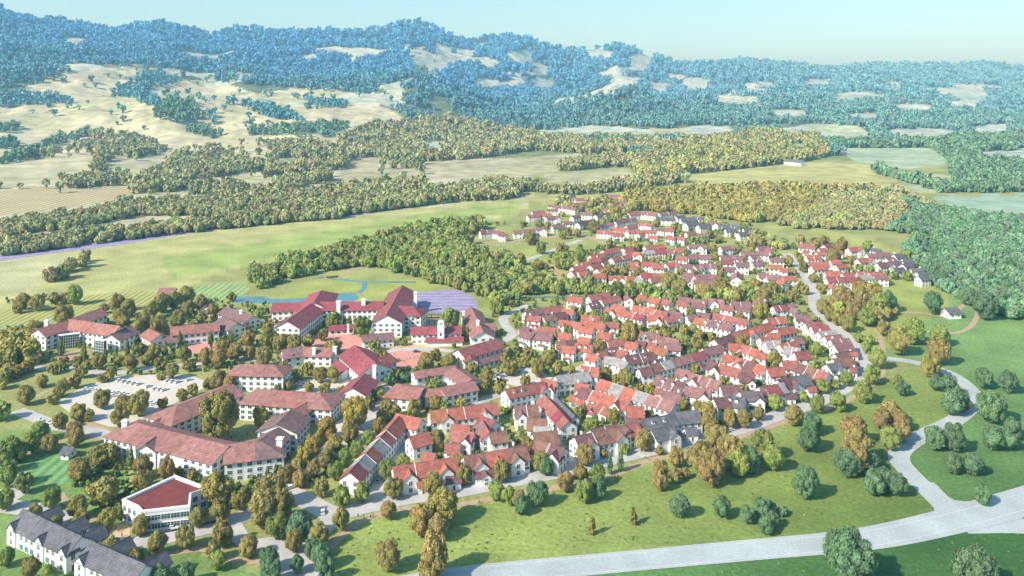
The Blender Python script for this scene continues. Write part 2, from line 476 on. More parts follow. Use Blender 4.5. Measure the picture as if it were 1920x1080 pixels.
sheet('terrace', PL('205 1000 215 982 240 980 240 1010'), M['sand'], 0.03)
sheet('forecourt', PL('275 992 390 972 400 980 290 1002'), M['path'], 0.05)
sheet('terrace', PL('380 825 400 818 445 825 430 832 400 830'), M['pink'], 0.03)
sheet('paved_court', PL('620 800 650 780 700 775 715 800 690 830 640 832'), M['pave'], 0.03)
sheet('promenade', PL('520 900 560 850 610 810 640 815 600 850 590 890 560 920'), M['path'], 0.028)

ROAD_MAIN = PL('-40 910 0 945 70 958 130 985 200 1018 270 1016 345 1000 410 985 455 968 500 945 530 925 560 930 590 948 630 963 690 950 760 935 860 921 960 902 1050 885 1160 858 1240 840 1320 822 1400 800 1470 775 1545 748 1600 715 1620 685 1608 655 1565 612 1530 578 1525 545 1505 510 1475 475')
ribbon('road', ROAD_MAIN, [9.5, 9.5, 9, 9, 9, 9.5, 10, 10, 10, 9.5, 9, 9, 9], M['asphalt'], 0.05, kerb=True)
ribbon('road', PL('-60 955 0 940 30 925 40 905 25 890'), 9, M['asphalt'], 0.045)
ribbon('road', PL('625 958 612 985 590 1010 575 1045 590 1100'), 8, M['asphalt'], 0.044)
ribbon('road', PL('430 968 445 1000 470 1020 520 1018 545 1060 540 1110'), 7, M['asphalt'], 0.043)
ribbon('road', PL('690 948 710 915 730 880 775 825 800 800 850 775 900 752 955 735 1010 725 1090 690 1150 660'), 7, M['asphalt'], 0.042)
ribbon('road', PL('1075 880 1060 850 1040 825 1030 800 1000 780 990 760'), 6.5, M['asphalt'], 0.041)
ribbon('road', PL('30 770 60 780 110 800 170 808 230 825'), 8, M['asphalt'], 0.044)
ribbon('road', PL('60 690 140 690 200 700 290 690 370 682 430 670 480 676'), 7, M['asphalt'], 0.046)
ribbon('road', PL('545 912 570 880 600 850 650 815 700 770 730 735 715 700 725 660 800 655 850 662 840 690'), 6, M['asphalt'], 0.045)
ribbon('road', PL('835 668 880 655 930 645 960 628 948 610 945 595 975 580 990 572'), 7, M['asphalt'], 0.047)
ribbon('road', PL('860 452 900 455 960 452 1030 445 1080 440 1140 458'), 7, M['path'], 0.045)
ribbon('road', PL('985 488 1030 472 1060 460 1090 450'), 7, M['asphalt'], 0.05)
ribbon('road', PL('1145 520 1160 500 1200 490 1300 495 1400 500'), 6, M['asphalt'], 0.05)
ribbon('road', PL('1660 672 1700 677 1735 685 1780 700 1815 725 1828 750 1795 785 1740 812 1695 840 1686 862 1710 892 1745 925 1775 955'), [7, 7, 8, 9, 9, 9, 9], M['highway'], 0.06, kerb=True)
sheet('road', PL('1722 912 1750 905 1790 938 1860 940 1790 972 1690 996 1752 960'), M['highway'], 0.058, block=False)
HWY = PL('700 1110 870 1082 1130 1057 1400 1032 1620 1011 1780 978 1920 940 2050 900')
ribbon('road', HWY, [12, 12, 12, 13, 15, 17, 18], M['highway'], 0.05, kerb=True)
ribbon('road', PL('1800 985 1900 985 2050 1000'), 12, M['highway'], 0.055)
line = smooth_line([at(x, y) for x, y in HWY], 40)
mb = MB()
for off in (-4.7, 4.7):
    for i in range(len(line) - 1):
        a, b = line[i], line[i + 1]
        d = (b - a).normalized(); nn = Vector((-d.y, d.x, 0))
        p, q = nn * (off - .09), nn * (off + .09)
        mb.poly([(*(a + p).xy, .062), (*(b + p).xy, .062), (*(b + q).xy, .062), (*(a + q).xy, .062)])
tag(mb.build('lane_markings', M['mark']), kind='structure')
def crosswalk(px, py, ang, n=7):
    c = at(px, py); mb = MB()
    for k in range(n):
        o = (k - (n - 1) / 2) * 1.2
        mb.box((c.x + o * math.cos(ang), c.y + o * math.sin(ang), 0.062), (0.55, 3.2, 0.008), ang)
    tag(mb.build('crosswalk_markings', M['mark']), kind='structure')
crosswalk(242, 1017, 1.45); crosswalk(1196, 850, 2.2)
for P, w in (
        (PL('560 1060 600 1040 640 1006 672 980 715 965 770 953 870 945 960 927 1050 914 1150 890 1210 866 1240 858 1300 852 1400 815 1465 793 1545 768 1600 745 1650 705 1657 672 1652 640 1650 612'), 3.5),
        (PL('1600 575 1668 584 1728 587 1768 592 1795 581 1815 566 1827 563 1834 585 1822 610 1800 622 1775 625 1733 621 1680 620 1620 616'), 3.5),
        (PL('225 1015 245 1030 272 1047 325 1037 385 1030 440 1050 500 1053'), 3.2),
        (PL('112 925 125 942 160 960 180 980 210 990'), 3),
        (PL('40 855 80 842 110 830 150 820 200 822'), 3),
        (PL('35 760 65 745 100 727 130 710 150 692 120 665'), 3),
        (PL('135 780 160 795 205 805'), 3),
        (PL('1035 500 1055 512 1075 505 1060 495 1035 500 1050 525 1065 532'), 4),
        (PL('860 455 885 447 900 446 960 450'), 5)):
    ribbon('footpath', P, w, M['path'], 0.032)

# ------------------------------------------------------------------ buildings
RC = dict(r='#cd7e6b', m='#a57b7b', d='#90696a', k='#7f7e84', g='#bdb9b6', o='#c68460', c='#b75c66', b='#a67c6b', w='#b06766', p='#b48580', l='#be7b70', s='#82727a')
RNAME = dict(r='red', m='mauve', d='dark maroon', k='slate grey', g='pale grey', o='orange', c='crimson', b='brown', w='crimson', p='pink', l='brick red', s='greyish purple')
def rc(ch, soft=0.0):
    v = 1 + random.uniform(-0.09, 0.09)
    return tuple(min(1, (c * (1 - soft) + g * soft) * v) for c, g in zip(lk(RC[ch], 0.58), lk('#b9a09a', 0.58)))
FOOT = []      # footprints (centre, axis, half length, half width) of everything built
def blocked(x, y, margin):
    """vectorised: which points fall on a building or a road"""
    x = np.asarray(x, float); y = np.asarray(y, float)
    r = np.zeros(x.shape, bool)
    for (cx, cy, ux, uy, hl, hw) in FOOT:
        a = (x - cx) * ux + (y - cy) * uy; b = -(x - cx) * uy + (y - cy) * ux
        r |= (np.abs(a) < hl + margin) & (np.abs(b) < hw + margin)
    return r
def on_road(x, y, margin):
    x = np.asarray(x, float); y = np.asarray(y, float)
    r = np.zeros(x.shape, bool)
    for line, hw in ROADLINES:
        a, b = line[:-1], line[1:]
        for (ax, ay), (bx, by) in zip(a, b):
            dx, dy = bx - ax, by - ay
            t = np.clip(((x - ax) * dx + (y - ay) * dy) / (dx * dx + dy * dy + 1e-9), 0, 1)
            r |= (x - ax - t * dx) ** 2 + (y - ay - t * dy) ** 2 < (hw + margin) ** 2
    for P in SHEETS: r |= inpoly(x, y, P)
    return r

_win = {}
def window_mesh(w, h, kind='w'):
    k = (round(w, 1), round(h, 1), kind)
    if k in _win: return _win[k]
    mb = MB()
    t = 0.09
    mb.box((0, -0.035, 0), (w, 0.05, h), 0, 1)                      # pane
    for sx in (-1, 1): mb.box((sx * (w / 2 + t / 2), -0.05, 0), (t, 0.1, h + 2 * t), 0, 0)
    mb.box((0, -0.05, h / 2 + t / 2), (w, 0.1, t), 0, 0)
    mb.box((0, -0.09, -h / 2 - t / 2), (w + 2 * t, 0.18, t), 0, 0)
    n = max(1, int(round(w / 1.0)))
    if kind != 'g':
        for i in range(1, n): mb.box((-w / 2 + w * i / n, -0.066, 0), (0.07, 0.05, h), 0, 0)
        if h > 1.3: mb.box((0, -0.064, h * 0.12), (w, 0.04, 0.06), 0, 0)
    else:
        for i in range(1, 4): mb.box((0, -0.066, -h / 2 + h * i / 4), (w, 0.04, 0.05), 0, 1)
    me = mb.mesh('window', [M['trim'], M['garage'] if kind == 'g' else M['glass']])
    _win[k] = me
    return me
_doorme = None
def door_mesh():
    global _doorme
    if _doorme is None:
        mb = MB(); mb.box((0, -0.05, 1.05), (1.0, 0.08, 2.1), 0, 1)
        for sx in (-1, 1): mb.box((sx * 0.57, -0.06, 1.1), (0.12, 0.12, 2.2), 0, 0)
        mb.box((0, -0.06, 2.16), (1.02, 0.12, 0.1), 0, 0)
        _doorme = mb.mesh('door', [M['trim'], M['door']])
    return _doorme

class Building:
    """one thing: an Empty at its base, with wall, roof, window, door, chimney ... as children"""
    def __init__(s, name, c):
        s.o = empty(name, (c[0], c[1], 0)); s.c = Vector((c[0], c[1], 0)); s.wings = []
        s.roof = None; s.soft = 0.0
    def wing(s, a, b, w, he, rise, cols='r', hip=(0, 0), over=0.55, flags='', storeys=2, win=1.0, wsize=(1.5, 1.8), base=0.0):
        """a, b: ends of the ridge on the ground plane (world xy)"""
        a, b = Vector((a[0], a[1], 0)), Vector((b[0], b[1], 0))
        u = (b - a); Lr = u.length; u.normalize()
        v = Vector((-u.y, u.x, 0))
        if v.y > 0: v = -v; 
        # v points towards the viewer's side (south)
        a = a - u * (w / 2 * hip[0]); b = b + u * (w / 2 * hip[1])
        L = (b - a).length; mid = (a + b) / 2
        FOOT.append((mid.x, mid.y, u.x, u.y, L / 2, w / 2))
        P = lambda x, y, z: (mid + u * x + v * y - s.c) + Vector((0, 0, z))
        hw, hl = w / 2, L / 2
        # walls
        mb = MB()
        x0, x1 = -hl, hl
        mb.poly([P(x0, hw, base), P(x1, hw, base), P(x1, hw, he), P(x0, hw, he)])
        mb.poly([P(x1, -hw, base), P(x0, -hw, base), P(x0, -hw, he), P(x1, -hw, he)])
        for xx, hp in ((x0, hip[0]), (x1, hip[1])):
            if hp: mb.poly([P(xx, -hw, base), P(xx, hw, base), P(xx, hw, he), P(xx, -hw, he)])
            else: mb.poly([P(xx, -hw, base), P(xx, hw, base), P(xx, hw, he), P(xx, 0, he + rise - 0.03), P(xx, -hw, he)])
        mb.build('wall', M['wall'], s.o)
        # roof: slabs with thickness, one mesh per colour segment
        n = len(cols); th = 0.28
        sl = rise / hw
        ov = over; ze = he - ov * sl
        for k, ch in enumerate(cols):
            xa, xb = x0 + L * k / n, x0 + L * (k + 1) / n
            ea = xa - (ov if k == 0 else 0); eb = xb + (ov if k == n - 1 else 0)
            ra = xa + (hw * hip[0] if k == 0 and hip[0] else (-ov if k == 0 else 0)); rb = xb - (hw * hip[1] if k == n - 1 and hip[1] else (-ov if k == n - 1 else 0))
            dz = 0.0 if n == 1 else random.uniform(0, 0.25)
            zr, z0 = he + rise + dz, ze + dz
            rm = MB()
            for sg in (1, -1):
                q = [P(ea, sg * (hw + ov), z0), P(eb, sg * (hw + ov), z0), P(rb, 0, zr), P(ra, 0, zr)]
                if sg < 0: q = [q[1], q[0], q[3], q[2]]
                rm.prism(q, [p + Vector((0, 0, th)) for p in q], 0, True, True)
            if hip[0] and k == 0:
                q = [P(ea, -(hw + ov), z0), P(ea, hw + ov, z0), P(ra, 0, zr)]
                rm.prism(q, [p + Vector((0, 0, th)) for p in q], 0, True, True)
            if hip[1] and k == n - 1:
                q = [P(eb, hw + ov, z0), P(eb, -(hw + ov), z0), P(rb, 0, zr)]
                rm.prism(q, [p + Vector((0, 0, th)) for p in q], 0, True, True)
            if not (hip[0] and hip[1]) or 'R' in flags:   # ridge tiles
                rm.prism([P(ra, -.18, zr + th - .05), P(rb, -.18, zr + th - .05), P(rb, .18, zr + th - .05), P(ra, .18, zr + th - .05)],
                         [P(ra, -.1, zr + th + .1), P(rb, -.1, zr + th + .1), P(rb, .1, zr + th + .1), P(ra, .1, zr + th + .1)])
            flat = ch == 'g'
            r = rm.build('roof', M['tile'], s.o, color=rc(ch, s.soft if ch in 'lrdbm' else s.soft * .25))
            if s.roof is None: s.roof = r
            if k and n > 1 and 'N' not in flags and random.random() < 0.5:
                pm = MB()
                for sg in (1, -1):
                    q = [P(xa - .13, sg * (hw + ov + .05), z0 - .1), P(xa + .13, sg * (hw + ov + .05), z0 - .1), P(xa + .13, 0, he + rise), P(xa - .13, 0, he + rise)]
                    pm.prism(q, [p + Vector((0, 0, .6)) for p in q], 0, True, True)
                pm.build('party_wall', M['trim'], s.o)
        s.wings.append((mid, u, v, hl, hw, he, rise, hip, flags, storeys, win, wsize, base))
        return mid, u, v, hl, hw
    def windows(s):
        """openings on every side the street can see, skipped where another wing covers the wall"""
        for wi, (mid, u, v, hl, hw, he, rise, hip, flags, st, win, ws, base) in enumerate(s.wings):
            if win <= 0: continue
            sides = [(mid + v * hw, v, hl), (mid + u * hl, u, hw), (mid - u * hl, -u, hw)]
            if 'B' in flags: sides.append((mid - v * hw, -v, hl))
            for si, (c, n, half) in enumerate(sides):
                if n.y > 0.55: continue
                t = Vector((-n.y, n.x, 0))
                ang = math.atan2(n.x, -n.y) if False else math.atan2(t.y, t.x)
                sp = 3.1 / win
                cnt = max(1, int((2 * half - 0.8) / sp))
                for fl in range(st):
                    zc = base + (he - base) * (fl + 0.56) / st
                    for k in range(cnt):
                        off = (k - (cnt - 1) / 2) * (2 * half / cnt)
                        p = c + t * off
                        hid = False
                        for wj, W in enumerate(s.wings):
                            if wj == wi: continue
                            m2, u2, v2, hl2, hw2, he2 = W[:6]
                            d = p + n * 0.4 - m2
                            if abs(d.dot(u2)) < hl2 + 0.7 and abs(d.dot(v2)) < hw2 + 0.7 and he2 > zc - 0.5: hid = True
                        if hid: continue
                        g = 'G' in flags and fl == 0 and si == 0
                        if g:
                            W_, H_ = min(2.5, 2 * half / cnt * 0.84), 2.2
                            z = 1.2
                        elif fl == 0 and si == 0 and k == cnt // 2 and 'D' not in flags:
                            put('door', door_mesh(), s.o, (p - s.c) + n * 0.01, ang)
                            continue
                        else:
                            W_, H_ = min(ws[0], 2 * half / cnt * 0.78), min(ws[1], (he - base) / st * 0.62); z = zc
                        q = (p - s.c) + n * 0.01; q.z = z
                        put('garage_door' if g else 'window', window_mesh(W_, H_, 'g' if g else 'w'), s.o, q, ang)
    def chimney(s, p, ztop, z0, w=1.0):
        mb = MB(); q = Vector((p[0], p[1], 0)) - s.c
        mb.box((q.x, q.y, (z0 + ztop) / 2), (w, w, ztop - z0))
        mb.box((q.x, q.y, ztop + .1), (w * 1.3, w * 1.3, .25))
        mb.box((q.x, q.y, ztop + .4), (w * .7, w * .7, .4))
        mb.build('chimney', M['wall'], s.roof)
    def gable(s, mid, u, v, hl, hw, he, rise, x, wd, out, col, win=True):
        """a front cross gable: own wall and roof, reaching back to the ridge"""
        f = mid + u * x + v * (hw + out)
        r2 = min(rise * 0.98, rise * wd / (2 * hw) * 1.25)
        back = mid + u * x + v * (hw * 0.15)
        s.wing(back.xy, f.xy, wd, he, r2, col, over=0.35, storeys=2, win=1.0 if win else 0, flags='X')
    def dormer(s, mid, u, v, hl, hw, he, rise, x, col):
        f = 0.45
        c = mid + u * x + v * (hw * f) - s.c
        z = he + rise * (1 - f) - 0.1
        mb = MB(); rzz = math.atan2(u.y, u.x)
        mb.box((c.x, c.y, z + .55), (1.7, 1.6, 1.3), rzz)
        d = mb.build('dormer', M['trim'], s.roof)
        rm = MB()
        P = lambda a, b, zz: c + u * a + v * b + Vector((0, 0, zz))
        for sg in (1, -1):
            q = [P(sg * 1.1, -1.3, z + 1.0), P(sg * 1.1, 1.05, z + 1.0), P(0, 1.05, z + 1.75), P(0, -1.3, z + 1.75)]
            if sg > 0: q = q[::-1]
            rm.prism(q, [p + Vector((0, 0, .15)) for p in q], 0, True, True)
        rm.build('dormer', M['tile'], s.roof, color=col)

HOUSES = []   # (object, px, py, roof letters, kind)
def ridge_pts(x1, y1, x2, y2, zr):
    return at(x1, y1, zr), at(x2, y2, zr)
def house(x1, y1, x2, y2, w, cols, flags='', he=5.9):
    w *= 0.88
    rise = w * 0.36
    if 'L' in flags: he -= 2.6                      # single storey
    if 'T' in flags: he += 1.6
    a, b = ridge_pts(x1, y1, x2, y2, he + rise)
    a.z = b.z = 0
    L = (b - a).length
    if L < 3: b = a + (b - a).normalized() * 6
    mid = (a + b) / 2
    row = len(cols) > 1
    B = Building('terrace_row' if row else ('garage' if 'A' in flags else 'house'), mid)
    far = mid.y
    small = far > 950
    win = 0 if far > 1150 else (0.75 if small else 1.0)
    geo = B.wing(a, b, w, he, rise, cols, flags=flags + ('G' if 'G' in flags else ''), storeys=1 if 'L' in flags else 2, win=win)
    hl, hw = geo[3], geo[4]
    last = cols[-1]
    if 'f' in flags: B.gable(*geo, he, rise, -hl * 0.55, min(6.5, hl), 1.2, cols[0], not small)
    if 'e' in flags: B.gable(*geo, he, rise, hl * 0.6, min(6.5, hl), 1.2, last, not small)
    if 'h' in flags: B.gable(*geo, he, rise, 0, min(6.5, hl), 1.2, cols[len(cols) // 2], not small)
    if 'q' in flags: B.dormer(*geo, he, rise, -hl * 0.4, rc(cols[0])); B.dormer(*geo, he, rise, hl * 0.3, rc(last))
    if 'P' in flags or (far < 720 and not row and 'A' not in flags and random.random() < .3):
        p = geo[0] + geo[2] * (hw + 1.2)
        B.wing((p - geo[1] * 2).xy, (p + geo[1] * 2).xy, 2.4, 2.5, 0.8, cols[0], over=.25, storeys=1, win=0)
    if win: B.windows()
    if 'C' in flags or (not small and random.random() < 0.3):
        p = geo[0] + geo[1] * (hl * random.choice((-0.7, 0.7))) - geo[2] * (hw * 0.25)
        B.chimney(p, he + rise + 1.0, he, 0.9)
    px, py = to_px(mid.x, mid.y, he)
    HOUSES.append((B.o, px, py, cols, 'row' if row else ('garage' if 'A' in flags else 'house')))
    return B

def houses(ox, oy, k, text):
    for ln in text.strip().splitlines():
        for e in ln.split(';'):
            t = e.split()
            if len(t) < 5: continue
            x1, y1, x2, y2 = [float(q) for q in t[:4]]
            w = float(t[4]); cols = t[5]; fl = t[6] if len(t) > 6 else ''
            house(ox + x1 / k, oy + y1 / k, ox + x2 / k, oy + y2 / k, w, cols, fl)

# centre of the village, (960,540) x4
houses(960, 540, 4, '''
425 62 530 76 9 r C; 575 60 655 48 9 l; 650 42 725 35 9 l; 665 86 800 60 9 ll; 575 118 655 106 9 d q; 868 48 878 72 7 l T; 955 50 1010 66 8 r
1035 70 1115 86 9 r; 1110 80 1195 96 9 l; 1255 66 1340 76 8 m; 1242 98 1320 110 8 l; 1345 85 1450 88 8 p; 1350 114 1450 122 8 m; 1478 78 1590 92 9 pp h
1568 128 1660 140 8 l; 1640 106 1785 108 8 mm; 1690 132 1790 148 8 m; 1818 88 1905 104 8 m
100 178 232 150 9 mm; 232 150 375 132 10 l; 232 212 318 198 9 b; 318 196 395 180 9 d; 385 156 465 168 9 r; 118 208 215 214 8 l
712 146 995 206 9 rrrc f; 765 122 860 146 8 r; 920 132 1165 184 9 rrl; 1025 200 1135 216 9 r e; 1145 222 1225 214 8 l; 1170 168 1280 190 9 m
525 206 660 214 10 rl; 525 238 615 250 9 r; 620 262 700 274 9 r; 705 256 795 258 9 l; 515 286 615 304 9 r; 648 328 745 344 9 r; 715 396 840 384 9 l P
358 240 435 250 8 r; 450 248 525 272 9 r; 232 294 350 304 9 l; 360 334 445 346 9 r
52 300 120 296 8 m; 80 316 165 342 10 m P; 165 330 300 342 11 m P; 130 272 215 286 9 l q
330 402 470 398 10 bd; 510 366 590 380 9 r; 385 434 475 446 9 r P; 480 416 600 430 10 r q
925 308 985 334 9 r; 1015 338 1100 340 9 m; 1085 364 1250 388 10 pp; 1120 416 1260 422 9 m; 865 402 945 418 9 r; 930 394 1005 408 9 d; 1000 396 1085 420 9 l; 1045 438 1165 462 9 o
572 490 645 506 9 r; 645 482 700 470 9 l; 700 456 785 450 9 d q; 795 464 865 474 9 l; 700 516 780 524 9 g; 770 520 870 562 9 g; 845 512 1060 484 11 dd q
955 604 1035 594 10 d; 1035 582 1330 500 10 bgpp; 1325 500 1430 474 10 w; 1430 452 1560 428 10 mm; 1518 386 1640 350 10 d; 1640 340 1800 300 10 lr e; 1800 302 1930 258 10 rr
1312 202 1390 198 9 m; 1380 222 1655 276 10 omm q; 1515 188 1775 242 9 lll; 1395 182 1485 196 9 m
1625 418 1720 424 9 r e; 1735 428 1865 472 10 lr; 1840 482 1910 494 8 r; 1580 502 1685 512 9 r e; 1690 524 1905 592 11 ldr f; 1482 550 1800 632 11 dlld f; 1705 638 1815 646 11 d e; 1860 372 1930 366 10 l
1242 606 1335 622 10 p e; 1345 640 1570 706 11 ppp f; 1565 732 1695 728 11 d e; 1090 658 1300 718 11 mmd q; 1310 738 1490 766 11 pp e; 1080 752 1125 760 6 l L; 1130 772 1265 792 9 mm
665 688 1225 862 11 rgrgpp; 520 748 885 848 11 drrl e; 480 716 575 726 9 r; 440 800 495 806 7 r LAG; 500 826 545 834 7 r LAG; 570 866 650 880 8 l Lh; 650 876 735 910 8 rl LAG; 868 888 985 892 11 r
215 680 335 702 11 r e; 330 664 570 630 11 gg G; 525 588 650 600 11 rr T; -50 766 120 726 11 lb qG; 110 732 235 704 11 l eG
245 806 425 1000 10 lllcl GN; 20 890 190 878 12 mb f; 120 980 255 984 11 b; 170 1040 285 1046 10 g; 330 820 470 960 6 k L
858 980 975 992 11 d e; 965 992 1210 948 11 kk q; 1198 936 1395 918 12 k C; 590 1066 790 1024 11 dd f; 790 1022 875 1058 11 d e
1515 830 1640 816 11 d P; 1600 800 1745 828 12 k q; 1720 772 1875 780 11 s e; 1850 746 1935 728 11 m; 1300 1050 1380 1046 7 k L; 1170 1062 1250 1052 8 k L
''')
# far clusters, (960,340) x4
houses(960, 340, 4, '''
380 108 465 98 9 s; 470 128 560 124 8 r; 470 164 548 158 9 o; 555 150 655 156 9 s; 688 98 806 104 11 m T; 740 170 818 158 8 m; 812 150 862 158 7 m
278 176 332 182 7 m; 330 182 425 186 8 mm; 265 206 345 206 8 m; 395 188 482 202 8 mm; 150 226 240 220 8 ml; 115 252 205 246 8 l; 205 240 295 240 9 o; 255 266 355 260 9 m e
565 206 618 206 7 m; 525 232 605 236 9 m; 448 262 505 252 8 m; 625 252 725 232 8 m; 690 204 745 204 8 p; 490 312 605 286 9 dd; 385 302 455 300 8 m; 300 330 392 324 9 m; 165 346 265 350 9 mm e; 85 362 165 360 8 m; 10 372 75 370 8 m; -240 370 -140 362 9 wm; -130 368 -70 380 8 m; -90 390 -40 396 7 w
875 236 955 230 9 l; 955 228 1085 242 9 ml; 1100 236 1225 224 9 mm; 1120 272 1225 276 9 s; 1228 262 1290 254 8 s; 1262 276 1365 272 10 k; 1355 264 1440 272 9 ks; 1300 312 1385 300 10 k; 1395 328 1485 320 10 k; 1470 300 1565 314 9 m e
1575 328 1705 330 9 kk; 1600 356 1685 354 9 k; 1735 352 1795 350 8 k; 1695 386 1765 380 8 s; 770 300 835 288 8 m; 835 288 925 274 8 mm; 655 326 705 318 8 m; 712 312 765 310 8 m; 755 346 860 352 9 rr; 855 332 935 324 8 l; 955 308 1055 322 8 rl; 640 366 745 372 9 rr; 755 386 835 386 9 r; 865 364 955 360 9 r; 985 366 1085 370 8 rp; 1078 346 1145 352 8 m; 1150 354 1215 358 8 l; 945 392 985 384 7 r; 1025 406 1095 412 8 r L; 1160 410 1225 418 8 r; 1250 414 1305 424 8 l; 1305 382 1375 376 8 m; 1385 392 1470 398 8 m
995 484 1065 478 9 r; 1060 478 1135 474 9 r; 985 520 1060 516 9 g; 1062 512 1140 510 10 c; 1138 510 1205 512 9 l; 832 502 895 488 9 r; 845 532 920 522 9 r; 915 530 985 538 9 r e; 745 574 885 548 9 ll; 680 518 785 498 10 rr; 585 556 690 538 10 rr; 572 582 655 570 9 r; 665 596 720 582 9 d L; 490 612 580 600 10 rr; 585 628 655 610 9 l; 452 642 540 630 10 rl; 635 656 705 640 9 r; 442 674 495 660 9 r; 495 676 562 670 9 r e; 605 696 695 690 9 r
728 712 915 716 9 rrr fh; 935 722 985 732 9 g; 965 692 1055 690 10 c; 1035 722 1130 716 10 b e; 1060 694 1155 696 9 r; 870 606 948 610 9 r; 872 634 948 636 9 o; 970 604 1055 606 9 r; 1050 626 1135 626 9 r; 1152 616 1240 604 10 r e
1218 504 1280 504 9 r; 1232 560 1315 566 9 l; 1322 474 1375 474 9 p; 1375 474 1462 480 9 mm h; 1325 552 1485 556 9 mm; 1280 620 1365 628 9 m; 1365 634 1440 620 9 p h; 1445 616 1535 622 9 mm; 1285 684 1365 690 9 m; 1365 702 1455 700 9 m; 1365 738 1445 740 9 m; 1465 700 1555 702 9 m; 1455 742 1535 742 9 m; 1240 734 1335 730 9 p e
1562 490 1640 484 9 m; 1562 556 1660 556 9 m; 1655 560 1725 562 9 m; 1570 590 1655 590 9 w; 1585 646 1675 646 9 m; 1675 606 1765 606 10 m T; 1690 676 1684 716 11 p T; 1715 526 1800 526 9 m; 1840 492 1925 490 9 mm; 1785 556 1845 550 9 m e; 1800 604 1885 600 9 m; 1845 690 1925 690 9 p; 1830 524 1925 530 9 m
''')
# right-hand clusters, (1440,340) x4
houses(1440, 340, 4, '''
-10 500 30 506 9 l; 15 574 112 576 9 m; 10 626 105 630 9 o; 95 650 150 656 8 r; -10 704 98 706 9 p; 108 712 205 710 9 r; 84 738 130 752 8 r
230 468 345 474 11 ll T; 265 518 305 522 7 l; 380 502 432 500 8 l; 418 478 462 468 9 w; 485 520 552 520 8 r; 285 556 385 554 10 rr; 358 530 422 530 8 r; 465 590 535 588 9 r; 508 626 580 620 9 l; 305 606 455 610 10 rr; 325 634 430 628 10 r; 425 676 545 676 10 rr; 438 722 585 720 10 ww T; 556 692 645 684 9 r; 598 742 682 716 9 r; 668 680 765 680 9 rl; 676 706 772 706 8 g; 765 680 855 680 9 l; 795 702 895 706 9 m; 600 500 695 492 10 r e; 672 582 775 574 10 l e; 742 542 845 540 10 m; 778 498 838 510 8 s; 838 536 915 536 9 m; 885 578 945 570 9 m; 818 614 925 604 10 d e; 945 548 1005 544 9 s; 1008 580 1075 580 9 k; 930 602 1012 600 9 s; 1008 622 1075 610 9 s; 940 652 1015 646 9 s; 1072 652 1155 654 9 k; 1115 680 1172 676 8 k; 1125 712 1195 704 9 k; 448 770 488 776 7 r
''')
# eastern edge, (1440,540) x4
houses(1440, 540, 4, '''
38 136 125 130 9 ww; 150 118 195 122 8 m; 178 150 225 160 8 m; -10 232 115 216 10 rr; 50 312 185 288 10 rr; -10 338 85 340 10 r
205 200 318 204 10 m; 280 262 400 258 10 mw; 325 286 445 280 10 w; 378 330 505 318 10 g; 425 362 545 352 10 lm; 470 388 605 380 10 mm; 495 424 615 412 10 m; 505 494 600 484 9 d; 488 532 620 518 11 b; 440 572 530 556 9 k e; 610 482 665 482 5 l L; 615 552 665 550 5 l L; 608 602 655 600 5 l L
-20 400 85 396 10 gg; 85 424 200 400 10 rr; 125 440 240 456 10 gg; 200 480 305 478 10 w; 105 548 225 548 10 l; 225 568 455 640 11 dbl; -10 604 105 594 10 r; 75 690 185 664 12 d e; 180 668 290 650 12 k; -20 746 65 728 11 w; 40 724 110 712 11 g; 290 740 350 736 6 l L; 140 790 195 790 6 d L; 190 380 250 372 8 m
''')
# front rows
house(748, 782, 656, 886, 11, 'rrlgrgw', '', he=6)
house(744, 776, 790, 786, 11, 'r')
house(768, 820, 802, 811, 11, 'rr', 'C'); house(796, 848, 816, 851, 7, 'r', 'LAG')
house(738, 876, 854, 858, 12, 'rrr', 'feC'); house(782, 900, 802, 897, 6, 'r', 'L'); house(838, 895, 850, 894, 5, 'd', 'L')
house(870, 856, 986, 838, 12, 'brb', 'fhe'); house(888, 880, 924, 874, 8, 'd', 'LAhG')
house(806, 772, 930, 756, 12, 'orrl', 'fe', he=6); house(848, 797, 880, 798, 10, 'r'); house(850, 806, 888, 812, 10, 'l', 'e'); house(836, 832, 862, 832, 9, 'l', 'LG')
house(902, 780, 928, 790, 11, 'w'); house(905, 790, 918, 812, 10, 'pl'); house(918, 812, 948, 808, 10, 'b', 'C')
house(960, 838, 986, 834, 12, 'd', 'P'); house(1000, 812, 1044, 808, 12, 'b'); house(1006, 826, 1058, 840, 12, 'bd', 'e')
house(1078, 820, 1172, 798, 12, 'dbb', 'fe'); house(1168, 800, 1195, 793, 11, 'l', 'e'); house(1222, 806, 1262, 798, 11, 'k', 'e')
# slate town houses in the near corner
def town_row(x1, y1, x2, y2, cols, gx, back):
    he, w = 6.2, 11
    rise = 4.2
    a, b = ridge_pts(x1, y1, x2, y2, he + rise); a.z = b.z = 0
    B = Building('terrace_row', (a + b) / 2)
    geo = B.wing(a, b, w, he, rise, cols, flags='GN')
    for x in gx: B.gable(*geo, he, rise * 0.97, x * geo[3], 5.5, 0.5, 'k')
    for x in back:
        p = geo[0] + geo[1] * x * geo[3]
        B.wing(p.xy, (p - geo[2] * 11).xy, 7, he - .6, 2.8, 'k', storeys=2)
    B.windows()
    px, py = to_px(geo[0].x, geo[0].y, he)
    HOUSES.append((B.o, px, py, cols, 'row'))
town_row(44, 957, 152, 1007, 'kkk', (-0.88, 0.1, 0.88), (-0.75, 0.15, 0.8))
town_row(172, 1017, 272, 1060, 'kk', (-0.88,), (-0.6, 0.75))
town_row(-90, 1062, -2, 1082, 'kk', (), ())

